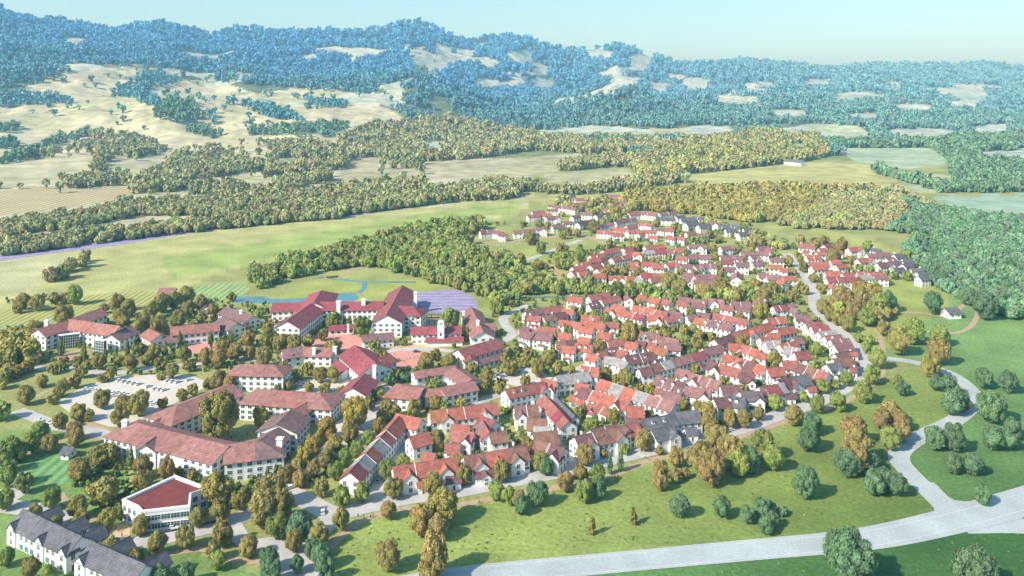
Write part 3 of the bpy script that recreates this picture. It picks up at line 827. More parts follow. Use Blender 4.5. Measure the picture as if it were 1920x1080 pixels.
# ------------------------------------------------------------------ campus buildings
CAMPUS = []
def campus(name, label, wings, chim=(), extra=None, group=None):
    pts = []
    for wg in wings:
        x1, y1, x2, y2, w, he, col = wg[:7]
        opt = wg[7] if len(wg) > 7 else {}
        rise = opt.get('rise', w * 0.27)
        a, b = ridge_pts(x1, y1, x2, y2, he + rise); a.z = b.z = 0
        pts.append((a, b, w, he, rise, col, opt))
    c = (pts[0][0] + pts[0][1]) / 2
    B = Building(name, c); B.soft = 0.32
    for (a, b, w, he, rise, col, opt) in pts:
        B.wing(a, b, w, he, rise, col, hip=opt.get('hip', (0, 0)), over=0.9, flags='ND', storeys=opt.get('st', 2 if he < 8.5 else 3),
               win=opt.get('win', 0.85), wsize=opt.get('ws', (2.0, 1.7)))
    for (x, y, ztop, wd) in chim:
        p = at(x, y, ztop)
        B.chimney(p, ztop - 1, 2, wd)
    if extra: extra(B)
    B.windows()
    tag(B.o, label, 'building', group)
    px, py = to_px(c.x, c.y, 6)
    CAMPUS.append((B.o, px, py))
    return B
HP = dict
def glass_bay(B, px, py, w, h, ang, z=0.0, dep=2.5):
    p = at(px, py, 0) - B.c
    mb = MB(); mb.box((p.x, p.y, h / 2), (w, dep, h), ang, 0)
    n = max(2, int(w / 1.3))
    ca, sa = math.cos(ang), math.sin(ang)
    for i in range(n + 1):
        o = -w / 2 + w * i / n
        mb.box((p.x + o * ca + (dep / 2 + .03) * sa, p.y + o * sa - (dep / 2 + .03) * ca, h / 2), (.15, .12, h + .1), ang, 1)
    for k in range(1, int(h / 1.8) + 1):
        mb.box((p.x + (dep / 2 + .02) * sa, p.y - (dep / 2 + .02) * ca, k * 1.8), (w, .1, .14), ang, 1)
    mb.box((p.x, p.y, h + .15), (w + .5, dep + .5, .3), ang, 1)
    B_ = mb.build('glazed_bay', [M['glass'], M['trim']], B.o)
campus('campus_building', 'three storey orange-roofed white building with glazed corner, beside the vineyard rows',
       [(72, 617, 130, 600, 15, 9.5, 'r', HP(rise=4, st=3)), (130, 600, 224, 612, 14, 9.5, 'rr', HP(rise=4, st=3)), (134, 598, 186, 579, 14, 8, 'l', HP(rise=3.6)), (208, 627, 244, 612, 14, 7, 'd', HP(rise=3.6))],
       [(88, 598, 16, 2.4)], lambda B: (glass_bay(B, 130, 652, 12, 9, 0.4), glass_bay(B, 188, 662, 8, 8.5, -0.3)))
campus('campus_building', 'long low red-roofed white hall with two gabled wings and a small front terrace',
       [(300, 627, 280, 617, 12, 5.5, 'r', HP(st=1)), (322, 614, 410, 605, 13, 7.5, 'rr'), (444, 607, 418, 594, 13, 6.5, 'dd'), (424, 576, 474, 592, 13, 6, 'd'), (308, 632, 335, 630, 9, 4, 'd', HP(st=1))],
       [(452, 580, 12, 2)])
campus('grand_hall', 'largest white hall with steep crimson roofs and white chimneys beside the pond',
       [(588, 567, 719, 566, 14, 10, 'ccc', HP(rise=4)), (512, 570, 586, 567, 14, 7, 'cc', HP(rise=4)), (603, 545, 589, 567, 22, 10, 'c', HP(rise=5.5, hip=(1, 0))), (587, 568, 538, 602, 18, 9.5, 'cw', HP(rise=4.8)), (540, 597, 524, 604, 10, 7.5, 'c'),
        (725, 591, 755, 536, 21, 10, 'www', HP(rise=5.5)), (738, 573, 775, 575, 16, 10, 'c', HP(rise=4, hip=(0, 1))), (768, 592, 774, 580, 9, 9, 'g', HP(rise=1.0))],
       [(635, 563, 17.5, 2.8), (682, 559, 17.5, 2.8), (779, 546, 17, 2.4)], lambda B: glass_bay(B, 538, 634, 5, 8, 0.35))
campus('pavilion', 'small crimson-roofed open pavilion with one chimney in front of the grand hall courtyard',
       [(618, 611, 663, 608, 8, 3.4, 'c', HP(st=1))], [(653, 606, 8.5, 1.2)])
campus('campus_house', 'white house with dark maroon roof and end gable facing the pink plaza',
       [(680, 629, 736, 624, 10, 5.2, 'dd', HP(st=2, ws=(1.4, 1.3)))])
def mission(B):
    p = at(827, 645.6, 0) - B.c
    mb = MB()
    mb.box((p.x, p.y, 6.2), (4.4, 4.4, 12.4))
    mb.box((p.x, p.y, 12.6), (5.0, 5.0, .5))
    for sx in (-1, 1):
        for sy in (-1, 1): mb.box((p.x + sx * 1.6, p.y + sy * 1.6, 14.0), (.7, .7, 2.4))
    mb.box((p.x, p.y, 15.3), (4.4, 4.4, .4)); mb.box((p.x, p.y, 15.9), (2.6, 2.6, .9))
    t = mb.build('bell_tower', M['wall'], B.o)
    w2 = put('window', window_mesh(1.3, 2.2), t, (p.x, p.y - 2.21, 7.5))
    ar = MB()
    for k in range(9):
        q = at(803 + k * 7.6, 648, 0) - B.c
        ar.box((q.x, q.y, 1.5), (.55, .55, 3.0))
    ar.build('arcade', M['wall'], B.o)
campus('mission_building', 'white two storey building with square bell tower and crimson arcade roof below it',
       [(772, 614, 864, 612, 11, 7, 'ccc', HP(ws=(1.8, 1.4))), (800, 634, 867, 632, 8, 3.2, 'cc', HP(st=1, win=0, rise=1.5))], [], mission)
campus('campus_building', 'brick red steep roofed building with a front gable beside the lavender field',
       [(884, 577, 906, 622, 15, 6.5, 'lll'), (902, 608, 925, 606, 11, 5.5, 'l')], [(869, 582, 14, 1.8), (896, 599, 14, 2)])
def market(B):
    for k in range(7):
        q = at(893 + k * 7.5, 690 - k * 2.2, 0) - B.c
        mb = MB(); mb.box((q.x, q.y, 1.6), (.9, .7, 3.2), .3); mb.build('arcade_pier', M['wall'], B.o)
campus('market_hall', 'long crimson-roofed market hall with a dark arcade shed along its near side',
       [(860, 656, 932, 636, 14, 7, 'www', HP(ws=(1.1, 1.8))), (892, 676, 944, 660, 8, 4, 'd', HP(st=1, rise=1.6)), (884, 672, 880, 664, 8, 6, 'w', HP(st=1))], [], market)
campus('campus_building', 'white house with two parapet chimneys and red roof beside the small pink square',
       [(530, 656, 563, 651, 13, 6.5, 'm'), (562, 651, 626, 653, 12, 6.5, 'll'), (536, 657, 549, 664, 9, 5.5, 'm')], [(589, 650, 12, 2), (628, 648, 12, 2.2)])
campus('campus_building', 'broad crimson gabled hall with an end chimney beside the pink plaza',
       [(665, 649, 705, 682, 20, 8, 'ccc', HP(rise=4.6)), (634, 676, 652, 690, 8, 4, 'c', HP(st=1)), (712, 673, 728, 664, 12, 8, 'w', HP(rise=3))], [(702, 683, 14, 2)])
campus('campus_building', 'crimson gabled white hall with front gable facing the paved court',
       [(660, 727, 684, 702, 15, 7, 'cw', HP(rise=3.8))])
campus('campus_building', 'tall white three storey block with hipped red roof behind the courtyard complex',
       [(460, 684, 514, 685, 16, 9, 'll', HP(rise=3.5, hip=(1, 1), st=3)), (496, 692, 502, 686, 8, 9, 'l', HP(rise=2.4))], [], lambda B: glass_bay(B, 499, 727, 3.5, 8, 0.1))
campus('courtyard_complex', 'largest campus complex of dark red hipped roofs folded round a tree-filled courtyard',
       [(331, 763, 434, 722, 20, 8.5, 'll', HP(rise=3.6, hip=(1, 0))), (320, 775, 292, 790, 9, 7, 'l', HP(rise=2.2, win=0)),
        (256, 795, 365, 821, 20, 8.5, 'lll', HP(rise=3.8, hip=(1, 0))), (360, 820, 428, 837, 20, 8.5, 'll', HP(rise=3.8)), (424, 836, 490, 828, 20, 8.5, 'ld', HP(rise=3.8, hip=(0, 1))),
        (482, 829, 521, 803, 14, 8.5, 'd', HP(rise=3.4)), (520, 796, 545, 771, 20, 9, 'dd', HP(rise=4)), (582, 751, 546, 772, 9, 7.5, 'l', HP(rise=2.4)), (498, 732, 600, 738, 20, 8.5, 'lrl', HP(rise=3.8, hip=(1, 1))),
        (300, 813, 273, 833, 10, 8, 'b', HP(rise=3))],
       [(235, 785, 14, 2.6), (525, 818, 14, 2.6)], group=None)
campus('campus_building', 'white parapeted building with orange-red roofs round a narrow court, beside the front terraces',
       [(762, 726, 792, 729, 19, 6.5, 'r', HP(rise=2.6, hip=(1, 0))), (796, 731, 832, 728, 9, 6, 'r', HP(rise=2)), (776, 698, 852, 686, 10, 6.5, 'll', HP(rise=2)), (852, 690, 884, 711, 13, 6.5, 'l', HP(rise=2.4)), (828, 728, 886, 716, 13, 6.5, 'll', HP(rise=2.4))])
# flat-roofed hall with a parapet
def flat_hall():
    Z = 8.4
    pts = [at(x, y, Z) for x, y in PL('229.5 937 257 950 265 959 356 948.5 358 925 389 914.5 328.5 892')]
    c = sum(pts, Vector()) / len(pts); c.z = 0
    o = empty('flat_roofed_hall', c)
    top = [Vector((p.x - c.x, p.y - c.y, 0)) for p in pts]
    mb = MB(); mb.prism(top, [p + Vector((0, 0, Z - .8)) for p in top], 0, False)
    mb.build('wall', M['wall'], o)
    inn = [p * 0.93 for p in top]
    rm = MB(); rm.poly([p + Vector((0, 0, Z - .75)) for p in inn]); rm.build('roof', M['brickroof'], o)
    pm = MB(); n = len(top)
    out = [p * 1.015 for p in top]
    for i in range(n):
        j = (i + 1) % n
        q = [out[i], out[j], inn[j], inn[i]]
        pm.prism([p + Vector((0, 0, Z - .8)) for p in q], [p + Vector((0, 0, Z + .25)) for p in q], 0, True, True)
    pm.build('parapet', M['trim'], o)
    for i in range(n):
        a, b = top[i], top[(i + 1) % n]
        d = b - a; L = d.length; d.normalize(); nn = Vector((d.y, -d.x, 0))
        if nn.dot((a + b) / 2) < 0: nn = -nn
        if nn.y > .5: continue
        ang = math.atan2(nn.x, -nn.y)
        long_ = L > 16 and nn.y < -.8
        cnt = 5 if long_ else max(1, int(L / 3.2))
        for fl in range(2):
            for k in range(cnt):
                p = a + d * L * (k + .5) / cnt + nn * .02
                put('window', window_mesh(L / cnt * (.93 if long_ else .55), 2.0), o, (p.x, p.y, 2.0 + fl * 3.4), ang)
    tag(o, 'flat-roofed white hall with brick red roof and white parapet beside the near road', 'building')
    xs = [p.x for p in pts]; ys = [p.y for p in pts]
    FOOT.append(((min(xs) + max(xs)) / 2, (min(ys) + max(ys)) / 2, 1, 0, (max(xs) - min(xs)) / 2, (max(ys) - min(ys)) / 2))
    CAMPUS.append((o, 310, 935))
flat_hall()
campus('farmhouse', 'small red-roofed farmhouse standing alone by the vineyard', [(300, 541, 328, 540, 10, 5, 'l', HP(st=1)), (306, 545, 322, 545, 8, 4, 'l', HP(st=1))])
campus('cottage', 'tiny white cottage with a maroon gable among trees near the pond', [(390, 570, 385, 574, 8, 6, 'd', HP(st=2, ws=(1, 1.2)))])
campus('shed', 'small white shed with a slate roof beside the green crop rows', [(122, 838, 136, 839, 6, 3, 'k', HP(st=1, ws=(1, 1)))])
campus('meadow_shelter', 'blue-walled shelter with dark roof alone beside the looping meadow path', [(1772, 578, 1794, 577, 10, 4.2, 'k', HP(st=1, ws=(1.6, 1.4)))])
campus('barn', 'grey barn among the trees of the wooded hill', [(1474, 298, 1506, 301, 16, 7, 'k', HP(win=0))])
campus('barn', 'low white farm buildings between pale field and far woods', [(1480, 236, 1515, 231, 20, 8, 'g', HP(win=0))])
# ------------------------------------------------------------------ trees
TK = 0.92
TCOL = dict(o='#93894a', n='#998850', g='#86934a', d='#647f58', c='#858a48', y='#a08e45')
def blob(n):
    fs = []
    g = np.linspace(-1, 1, n + 1)
    for ax in range(3):
        for sg in (-1, 1):
            for i in range(n):
                for j in range(n):
                    q = []
                    for (u, v) in ((g[i], g[j]), (g[i + 1], g[j]), (g[i + 1], g[j + 1]), (g[i], g[j + 1])):
                        p = [0, 0, 0]; p[ax] = sg; p[(ax + 1) % 3] = u; p[(ax + 2) % 3] = v
                        p = np.array(p, float); q.append(p / np.linalg.norm(p))
                    fs.append(q if sg > 0 else q[::-1])
    return np.array(fs)
BLOB = {1: blob(1), 2: blob(2), 3: blob(3)}
def crown_arrays(seed, clumps, leaves, shape='round', leaf=0.11, core=2):
    """leaf clumps through a crown: unit diameter, z from 0 to 1; returns quads (n,4,3) and a tone per quad"""
    r = np.random.default_rng(seed)
    C = []
    tries = 0
    while len(C) < clumps and tries < 4000:
        tries += 1
        p = r.uniform(-1, 1, 3)
        if np.linalg.norm(p) > 1: continue
        z = (p[2] + 1) / 2
        if shape == 'round':
            rad = 0.40 * (1.0 if z > .35 else .55 + 1.28 * z); q = np.array([p[0] * rad, p[1] * rad, .18 + .64 * z])
            s = r.uniform(.15, .235) * (1 if clumps < 60 else .72)
        elif shape == 'wide':
            q = np.array([p[0] * .4, p[1] * .4, .22 + .5 * z]); s = r.uniform(.13, .2)
        elif shape == 'cone':
            rad = 0.34 * (1 - z) ** .7 + .05; q = np.array([p[0] * rad, p[1] * rad, .08 + .82 * z]); s = r.uniform(.1, .16) * (1.15 - .6 * z)
        else:  # column
            rad = 0.22 * math.sin(math.pi * min(1, .2 + .75 * z)) + .02; q = np.array([p[0] * rad, p[1] * rad, .08 + .82 * z]); s = r.uniform(.12, .19) * (1.1 - .55 * z)
        if C and min(np.linalg.norm((q - c[0])) for c in C) < s * .55: continue
        C.append((q, s))
    Q, T = [], []
    for q, s in C:
        n = leaves
        d = r.normal(size=(n, 3)); d /= np.linalg.norm(d, axis=1)[:, None]
        d[:, 2] = np.where(d[:, 2] < -.5, -d[:, 2], d[:, 2])
        pos = q + d * s * r.uniform(.78, 1.05, (n, 1))
        nrm = d + r.normal(size=(n, 3)) * .32
        nrm /= np.linalg.norm(nrm, axis=1)[:, None]
        a = np.cross(nrm, r.normal(size=(n, 3))); a /= np.linalg.norm(a, axis=1)[:, None] + 1e-9
        b = np.cross(nrm, a)
        l = leaf * r.uniform(.6, 1.25, (n, 1))
        w = l * r.uniform(.6, 1, (n, 1))
        Q.append(np.stack([pos - a * l - b * w * .5, pos + a * l * .4 - b * w, pos + a * l + b * w * .5, pos - a * l * .4 + b * w], 1))
        tone = r.uniform(.82, 1.18)
        T.append(tone * r.uniform(.86, 1.14, n))
    for q, s in C:                                   # a leafy body inside each clump, so that no gap looks hollow
        B = BLOB[core] * s * .78 * r.uniform(.9, 1.06, (len(BLOB[core]), 1, 1)) + q
        Q.append(B); T.append(np.full(len(B), r.uniform(.85, 1.1)) * r.uniform(.94, 1.06, len(B)))
    Q = np.concatenate(Q); T = np.concatenate(T)
    zz = Q[:, :, 2]
    lo, hi = np.percentile(zz, .5), np.percentile(zz, 99.5)
    Q[:, :, 2] = (zz - lo) / (hi - lo)
    rr = np.percentile(np.hypot(Q[:, :, 0], Q[:, :, 1]), 97)
    Q[:, :, :2] *= .5 / rr
    return Q, T
def crown_mesh(name, Q, T, m):
    V = Q.reshape(-1, 3); Fq = np.arange(len(V)).reshape(-1, 4)
    c = np.repeat(T, 4)[:, None] * np.ones(3)
    return np_mesh(name, V, Fq, m, c)
# individual trees take object colour x leaf tone
lm = M['leaf'].node_tree
pb = lm.nodes['Principled BSDF']
src = pb.inputs['Base Color'].links[0].from_socket
at_ = lm.nodes.new('ShaderNodeAttribute'); at_.attribute_name = 'tint'
mx = lm.nodes.new('ShaderNodeMixRGB'); mx.blend_type = 'MULTIPLY'; mx.inputs[0].default_value = 1
lm.links.new(src, mx.inputs[1]); lm.links.new(at_.outputs['Color'], mx.inputs[2]); lm.links.new(mx.outputs[0], pb.inputs['Base Color'])

CROWNS = {'round': [crown_mesh('crown', *crown_arrays(100 + i, 30 + 2 * i, 150, 'round', .031), M['leaf']) for i in range(8)],
          'big': [crown_mesh('crown', *crown_arrays(150 + i, 70, 150, 'round', .022)[:2], M['leaf']) for i in range(3)],
          'wide': [crown_mesh('crown', *crown_arrays(200 + i, 38, 70, 'wide', .04), M['leaf']) for i in range(4)],
          'cone': [crown_mesh('crown', *crown_arrays(300 + i, 26, 70, 'cone', .035), M['leaf']) for i in range(2)],
          'column': [crown_mesh('crown', *crown_arrays(400 + i, 22, 60, 'column', .04), M['leaf']) for i in range(4)]}
def trunk_mesh(seed, limbs=4):
    r = random.Random(seed); mb = MB()
    mb.tube((0, 0, -.02), (0, 0, .45), .06, .042, 8)
    mb.tube((0, 0, .45), (r.uniform(-.03, .03), r.uniform(-.03, .03), .85), .042, .012, 6)
    for k in range(limbs):
        a = 6.28 * k / limbs + r.uniform(-.4, .4); z = r.uniform(.34, .55)
        mb.tube((0, 0, z), (math.cos(a) * .22, math.sin(a) * .22, z + r.uniform(.18, .32)), .03, .008, 5)
    return mb.mesh('trunk', M['bark'])
TRUNKS = [trunk_mesh(i) for i in range(4)]

TREES = []    # px, py, width px (photo), kind letters, shape
def trees(ox, oy, k, text):
    for e in text.replace('\n', ';').split(';'):
        t = e.split()
        if len(t) < 4: continue
        TREES.append((ox + float(t[0]) / k, oy + float(t[1]) / k, float(t[2]) / k, t[3][0], t[3][1:] or 'r'))
trees(0, 810, 4, '''
250 600 115 o;415 665 115 o;600 760 130 o;390 480 130 g;585 545 140 o;800 640 130 o;600 270 150 n;780 160 190 ow;770 430 220 ow;980 185 50 cc;1075 240 130 n;1255 270 110 nt;1340 260 70 nt;1440 295 80 nt
1615 360 200 o;1070 410 130 o;1050 690 130 o;1480 630 120 o;1650 580 150 o;1800 490 130 o;1390 780 140 o;1175 820 140 o;830 850 130 o;1020 940 120 o;930 930 90 g;1670 750 150 n;1600 880 120 n;1630 950 120 g;1860 850 130 n
1210 1020 150 d;1390 1050 130 d;230 1010 140 o;50 930 110 g;360 1060 110 g;140 140 120 g;60 300 160 g;180 370 130 g;30 490 130 g;370 80 110 n;570 40 110 n;60 120 160 g;240 60 130 g;890 590 90 g;20 210 140 g;300 -20 120 g
''')
trees(480, 810, 4, '''
100 430 200 o;50 560 220 n;180 540 200 o;330 690 170 d;280 810 130 o;470 760 150 o;640 640 140 o;995 575 110 n;1400 540 200 o;1240 650 190 n;1360 700 160 n;990 910 190 n;1340 890 200 nt;1330 1000 200 n;90 940 150 d;110 1030 160 d
310 980 110 d;490 920 150 d;520 1020 150 d;420 860 130 d;1100 215 100 g;980 270 120 g;1030 390 130 o;1320 360 140 o;1560 330 120 o;1840 260 130 o;800 440 120 g;640 470 130 g;490 400 120 o;330 340 110 n;220 300 110 o;310 250 100 n
430 270 110 n;590 280 110 g;440 70 130 y;370 160 130 y;530 190 120 o;590 80 130 o;660 180 110 g;760 120 110 g;700 20 110 o;840 30 90 g;1360 50 130 o;1530 210 90 o;85 310 40 cc;150 290 40 cc;1800 430 120 g;1900 470 110 g;150 690 160 g
''')
trees(960, 810, 4, '''
50 490 110 n;70 540 110 d;190 440 150 d;400 360 120 n;520 310 130 n;540 430 140 g;640 310 130 g;650 420 120 d;735 230 45 dc;815 208 48 dc;690 150 60 n;550 140 130 n;845 110 80 g;980 50 130 n;1105 60 70 n;1235 180 120 n;1115 260 110 n
1110 350 120 n;1220 320 90 n;1300 300 70 n;1420 170 200 n;1540 60 200 n;1500 250 220 n;1640 140 200 n;1700 210 170 g;1780 200 150 d;1880 80 180 g;600 690 62 ok;910 620 58 ok;1255 540 140 d;1570 550 130 d;1770 610 110 d;1880 560 130 d;1900 690 110 d
120 90 110 n;220 200 120 o;260 250 110 d
''')
trees(1440, 810, 4, '''
40 180 150 g;280 360 200 d;680 90 220 n;640 170 200 n;600 215 170 d;740 200 150 d;790 370 150 d;880 340 140 d;970 380 140 d;300 30 160 d;930 30 150 g;1390 220 130 d;1540 230 130 d;1610 460 120 d;600 890 330 d;1560 1030 300 d;1250 30 150 d
1400 20 170 d;1700 30 150 d;1800 40 130 d;20 560 90 d;110 570 80 d;30 650 100 d
''')
trees(1440, 540, 4, '''
685 350 80 g;760 370 80 g;745 435 80 g;820 520 120 g;785 640 120 g;720 760 140 g;530 840 120 g;370 860 110 g;190 940 130 o;330 1000 140 d;640 1040 170 n;970 700 90 g;1010 745 90 d;920 920 150 n;850 970 140 n;990 980 130 n;1010 1060 130 n
1260 700 100 d;1360 720 130 d;1390 850 150 d;1460 840 120 d;1620 660 130 d;1800 690 140 d;1680 880 190 d;1840 1040 130 d;1240 100 140 d;1490 50 110 d;1630 110 180 d;980 380 170 o;1090 310 160 g;1280 450 170 o;1220 570 140 o;1290 340 130 g
870 290 100 o;410 130 90 o;460 185 90 o;520 220 90 o;600 250 110 o;740 210 110 g;810 200 100 o;900 90 130 d;840 110 130 g;700 60 150 n;560 60 150 n;640 150 120 n;290 400 80 g;360 450 90 g;340 550 80 g;50 530 110 o;190 625 60 o
340 690 70 o;415 730 90 g;510 700 80 g;590 670 90 g;270 810 70 g;60 850 100 g
''')
trees(960, 540, 4, '''
50 440 60 o;120 480 80 o;100 540 70 o;190 590 110 o;270 520 100 o;310 480 80 o;335 590 80 o;440 590 70 o;10 590 80 o;100 680 80 o;260 275 70 g;400 285 30 cc;440 300 26 cc;325 345 34 cc;105 235 30 cc;150 235 28 cc;190 245 26 cc;525 160 38 cc
700 210 70 g;660 430 90 o;620 190 70 g;460 150 70 g;880 330 130 o;880 270 80 o;780 230 60 g;975 280 60 o;1065 290 70 o;1135 280 60 o;1210 285 60 o;1290 310 80 o;1110 345 80 o;1160 345 80 o;1400 340 80 o;1350 290 70 g;1300 395 90 g;1390 410 80 o
1500 345 70 o;1215 145 60 g;1340 160 70 g;1530 160 70 g;1710 200 70 o;1870 170 120 o;955 105 60 o;1100 130 60 o;1730 400 110 o;1680 490 70 o;1820 525 60 o;1380 600 70 o;1490 655 60 o;1590 690 60 o;1730 740 80 o;705 640 90 o;850 660 120 o;790 680 80 o
960 730 80 o;1030 745 80 o;510 920 80 o;600 1020 100 g;760 950 100 o;1030 950 80 o;1280 855 90 o;1390 890 90 o;1460 930 140 o;1480 1000 140 n;1630 930 100 o;1630 990 90 n;1740 970 110 o;1850 930 90 o;1010 475 24 cc;1080 520 24 cc
''')
trees(960, 340, 4, '''
130 415 90 o;170 425 70 o;215 490 80 g;360 490 60 o;400 495 50 o;70 570 80 o;185 605 80 o;240 615 60 o;380 580 160 gw;510 540 90 g;480 730 70 o;580 730 70 g;740 450 70 o;930 470 80 o;200 310 60 o;270 320 50 o;380 390 60 o;420 365 60 o;490 375 60 o
620 330 90 o;780 230 90 o;850 225 60 o;1080 300 60 o;1210 335 70 o;1280 390 50 o;1480 380 70 o;1560 415 60 o;1350 430 80 g;1440 430 80 g;1740 330 60 g;760 640 80 o;700 700 80 o;850 650 80 o;940 680 70 o;790 790 90 o;890 790 100 o;1000 770 70 o
1180 740 120 o;1260 790 120 o;1440 820 120 n;1560 790 130 n;1680 850 110 n;1110 570 40 o;1180 565 40 o;1000 580 40 o;1060 580 40 o;940 590 40 o;1290 500 60 o;1280 670 50 o;1370 680 50 o;1540 620 60 o;1570 680 60 o;1520 550 70 o;1500 480 60 o
1740 570 60 o;1690 490 60 o;1800 490 60 o;1830 780 100 o;1880 860 120 n
''')
trees(1440, 340, 4, '''
250 430 70 o;350 440 80 o;425 430 60 o;550 470 100 o;490 480 60 o;745 475 80 g;235 565 60 o;265 635 70 o;345 700 80 o;405 785 80 o;155 590 70 o;180 665 60 o;490 555 100 o;630 580 60 o;605 655 50 o;680 645 60 g;765 635 60 g;945 695 60 g;1045 690 80 g
740 775 80 o;810 745 50 g;1155 595 80 g;1050 535 80 g;1230 710 90 d;1300 710 100 d;1756 250 40 dk;1828 258 34 dk;270 800 70 o;210 800 60 o;40 775 80 o;180 850 80 o
''')
trees(0, 540, 4, '''
260 290 100 n;480 190 130 o;780 140 70 o;880 100 110 o;960 140 110 o;900 190 110 o;1210 100 120 o;1150 150 100 o;1300 80 110 o;1390 50 120 o;1340 220 110 o;1410 150 110 o;1510 110 110 o;1600 170 100 o;1510 210 80 o;1740 60 60 o;170 90 100 o;280 100 100 o
140 130 80 o;410 70 80 o;560 40 120 g;480 70 70 o;1060 250 130 o;1190 270 120 o;930 250 100 o;460 425 45 cc;570 390 28 cc;630 460 45 cc;790 500 35 cc;870 490 38 cc;955 450 40 cc;1010 430 36 cc;1060 430 90 o;580 540 80 o;465 530 80 n;660 560 70 o
740 540 100 o;980 550 100 o;900 530 70 o;1090 520 80 o;1160 470 100 o;1200 550 90 o;1350 370 38 cc;1580 370 42 cc;1240 440 34 cc;1740 370 38 cc;1380 490 100 o;1410 570 80 o;1550 510 120 n;1640 520 110 n;1680 440 110 n;1760 470 110 n;1870 470 90 n
1850 300 70 o;1860 370 100 n;400 590 80 o;310 680 90 o;610 610 90 o;560 690 90 o;200 790 120 o;460 740 110 o;400 810 90 o;760 660 70 o;825 630 90 o;1205 640 70 o;1290 610 100 o;770 820 120 o;590 920 110 o;665 940 80 o;1040 850 150 o;930 860 120 o
900 960 130 o;1215 850 80 o;1365 785 90 o;1450 755 80 o;1640 680 130 n;1560 700 80 n;1720 680 100 n;1640 940 280 o;450 985 100 o;560 1060 110 n
''')
trees(480, 540, 4, '''
30 170 80 g;90 290 90 o;100 370 130 o;215 355 60 o;180 410 120 o;280 410 120 o;390 390 90 o;500 340 80 o;580 235 110 g;690 250 70 g;800 280 130 g;580 430 120 ow;885 410 90 g;1100 380 70 g;950 500 90 o;1455 230 160 g;1340 480 90 o;1280 540 110 o
1450 540 100 o;1620 560 90 o;1730 650 110 o;1720 730 90 o;1830 730 90 o;1040 630 90 o;1000 670 90 d;1110 650 80 d;1550 330 36 cc;1585 330 36 cc;1290 660 32 cc;1345 690 90 g;1540 800 90 o;1340 850 100 o;1410 870 80 g;1190 890 110 o;1040 900 90 o;980 860 90 o
950 940 90 o;920 1020 100 o;915 770 90 o;850 855 90 o;740 920 200 y;530 1040 140 y;710 1050 140 o;400 720 80 o;510 730 90 o;580 640 100 o;480 640 100 o;320 640 80 o;240 690 80 o;390 590 90 o;210 580 80 o;55 510 120 n;160 740 60 o;640 750 70 o;40 950 130 o
1870 510 90 o;1890 590 100 o;1910 560 90 o
''')
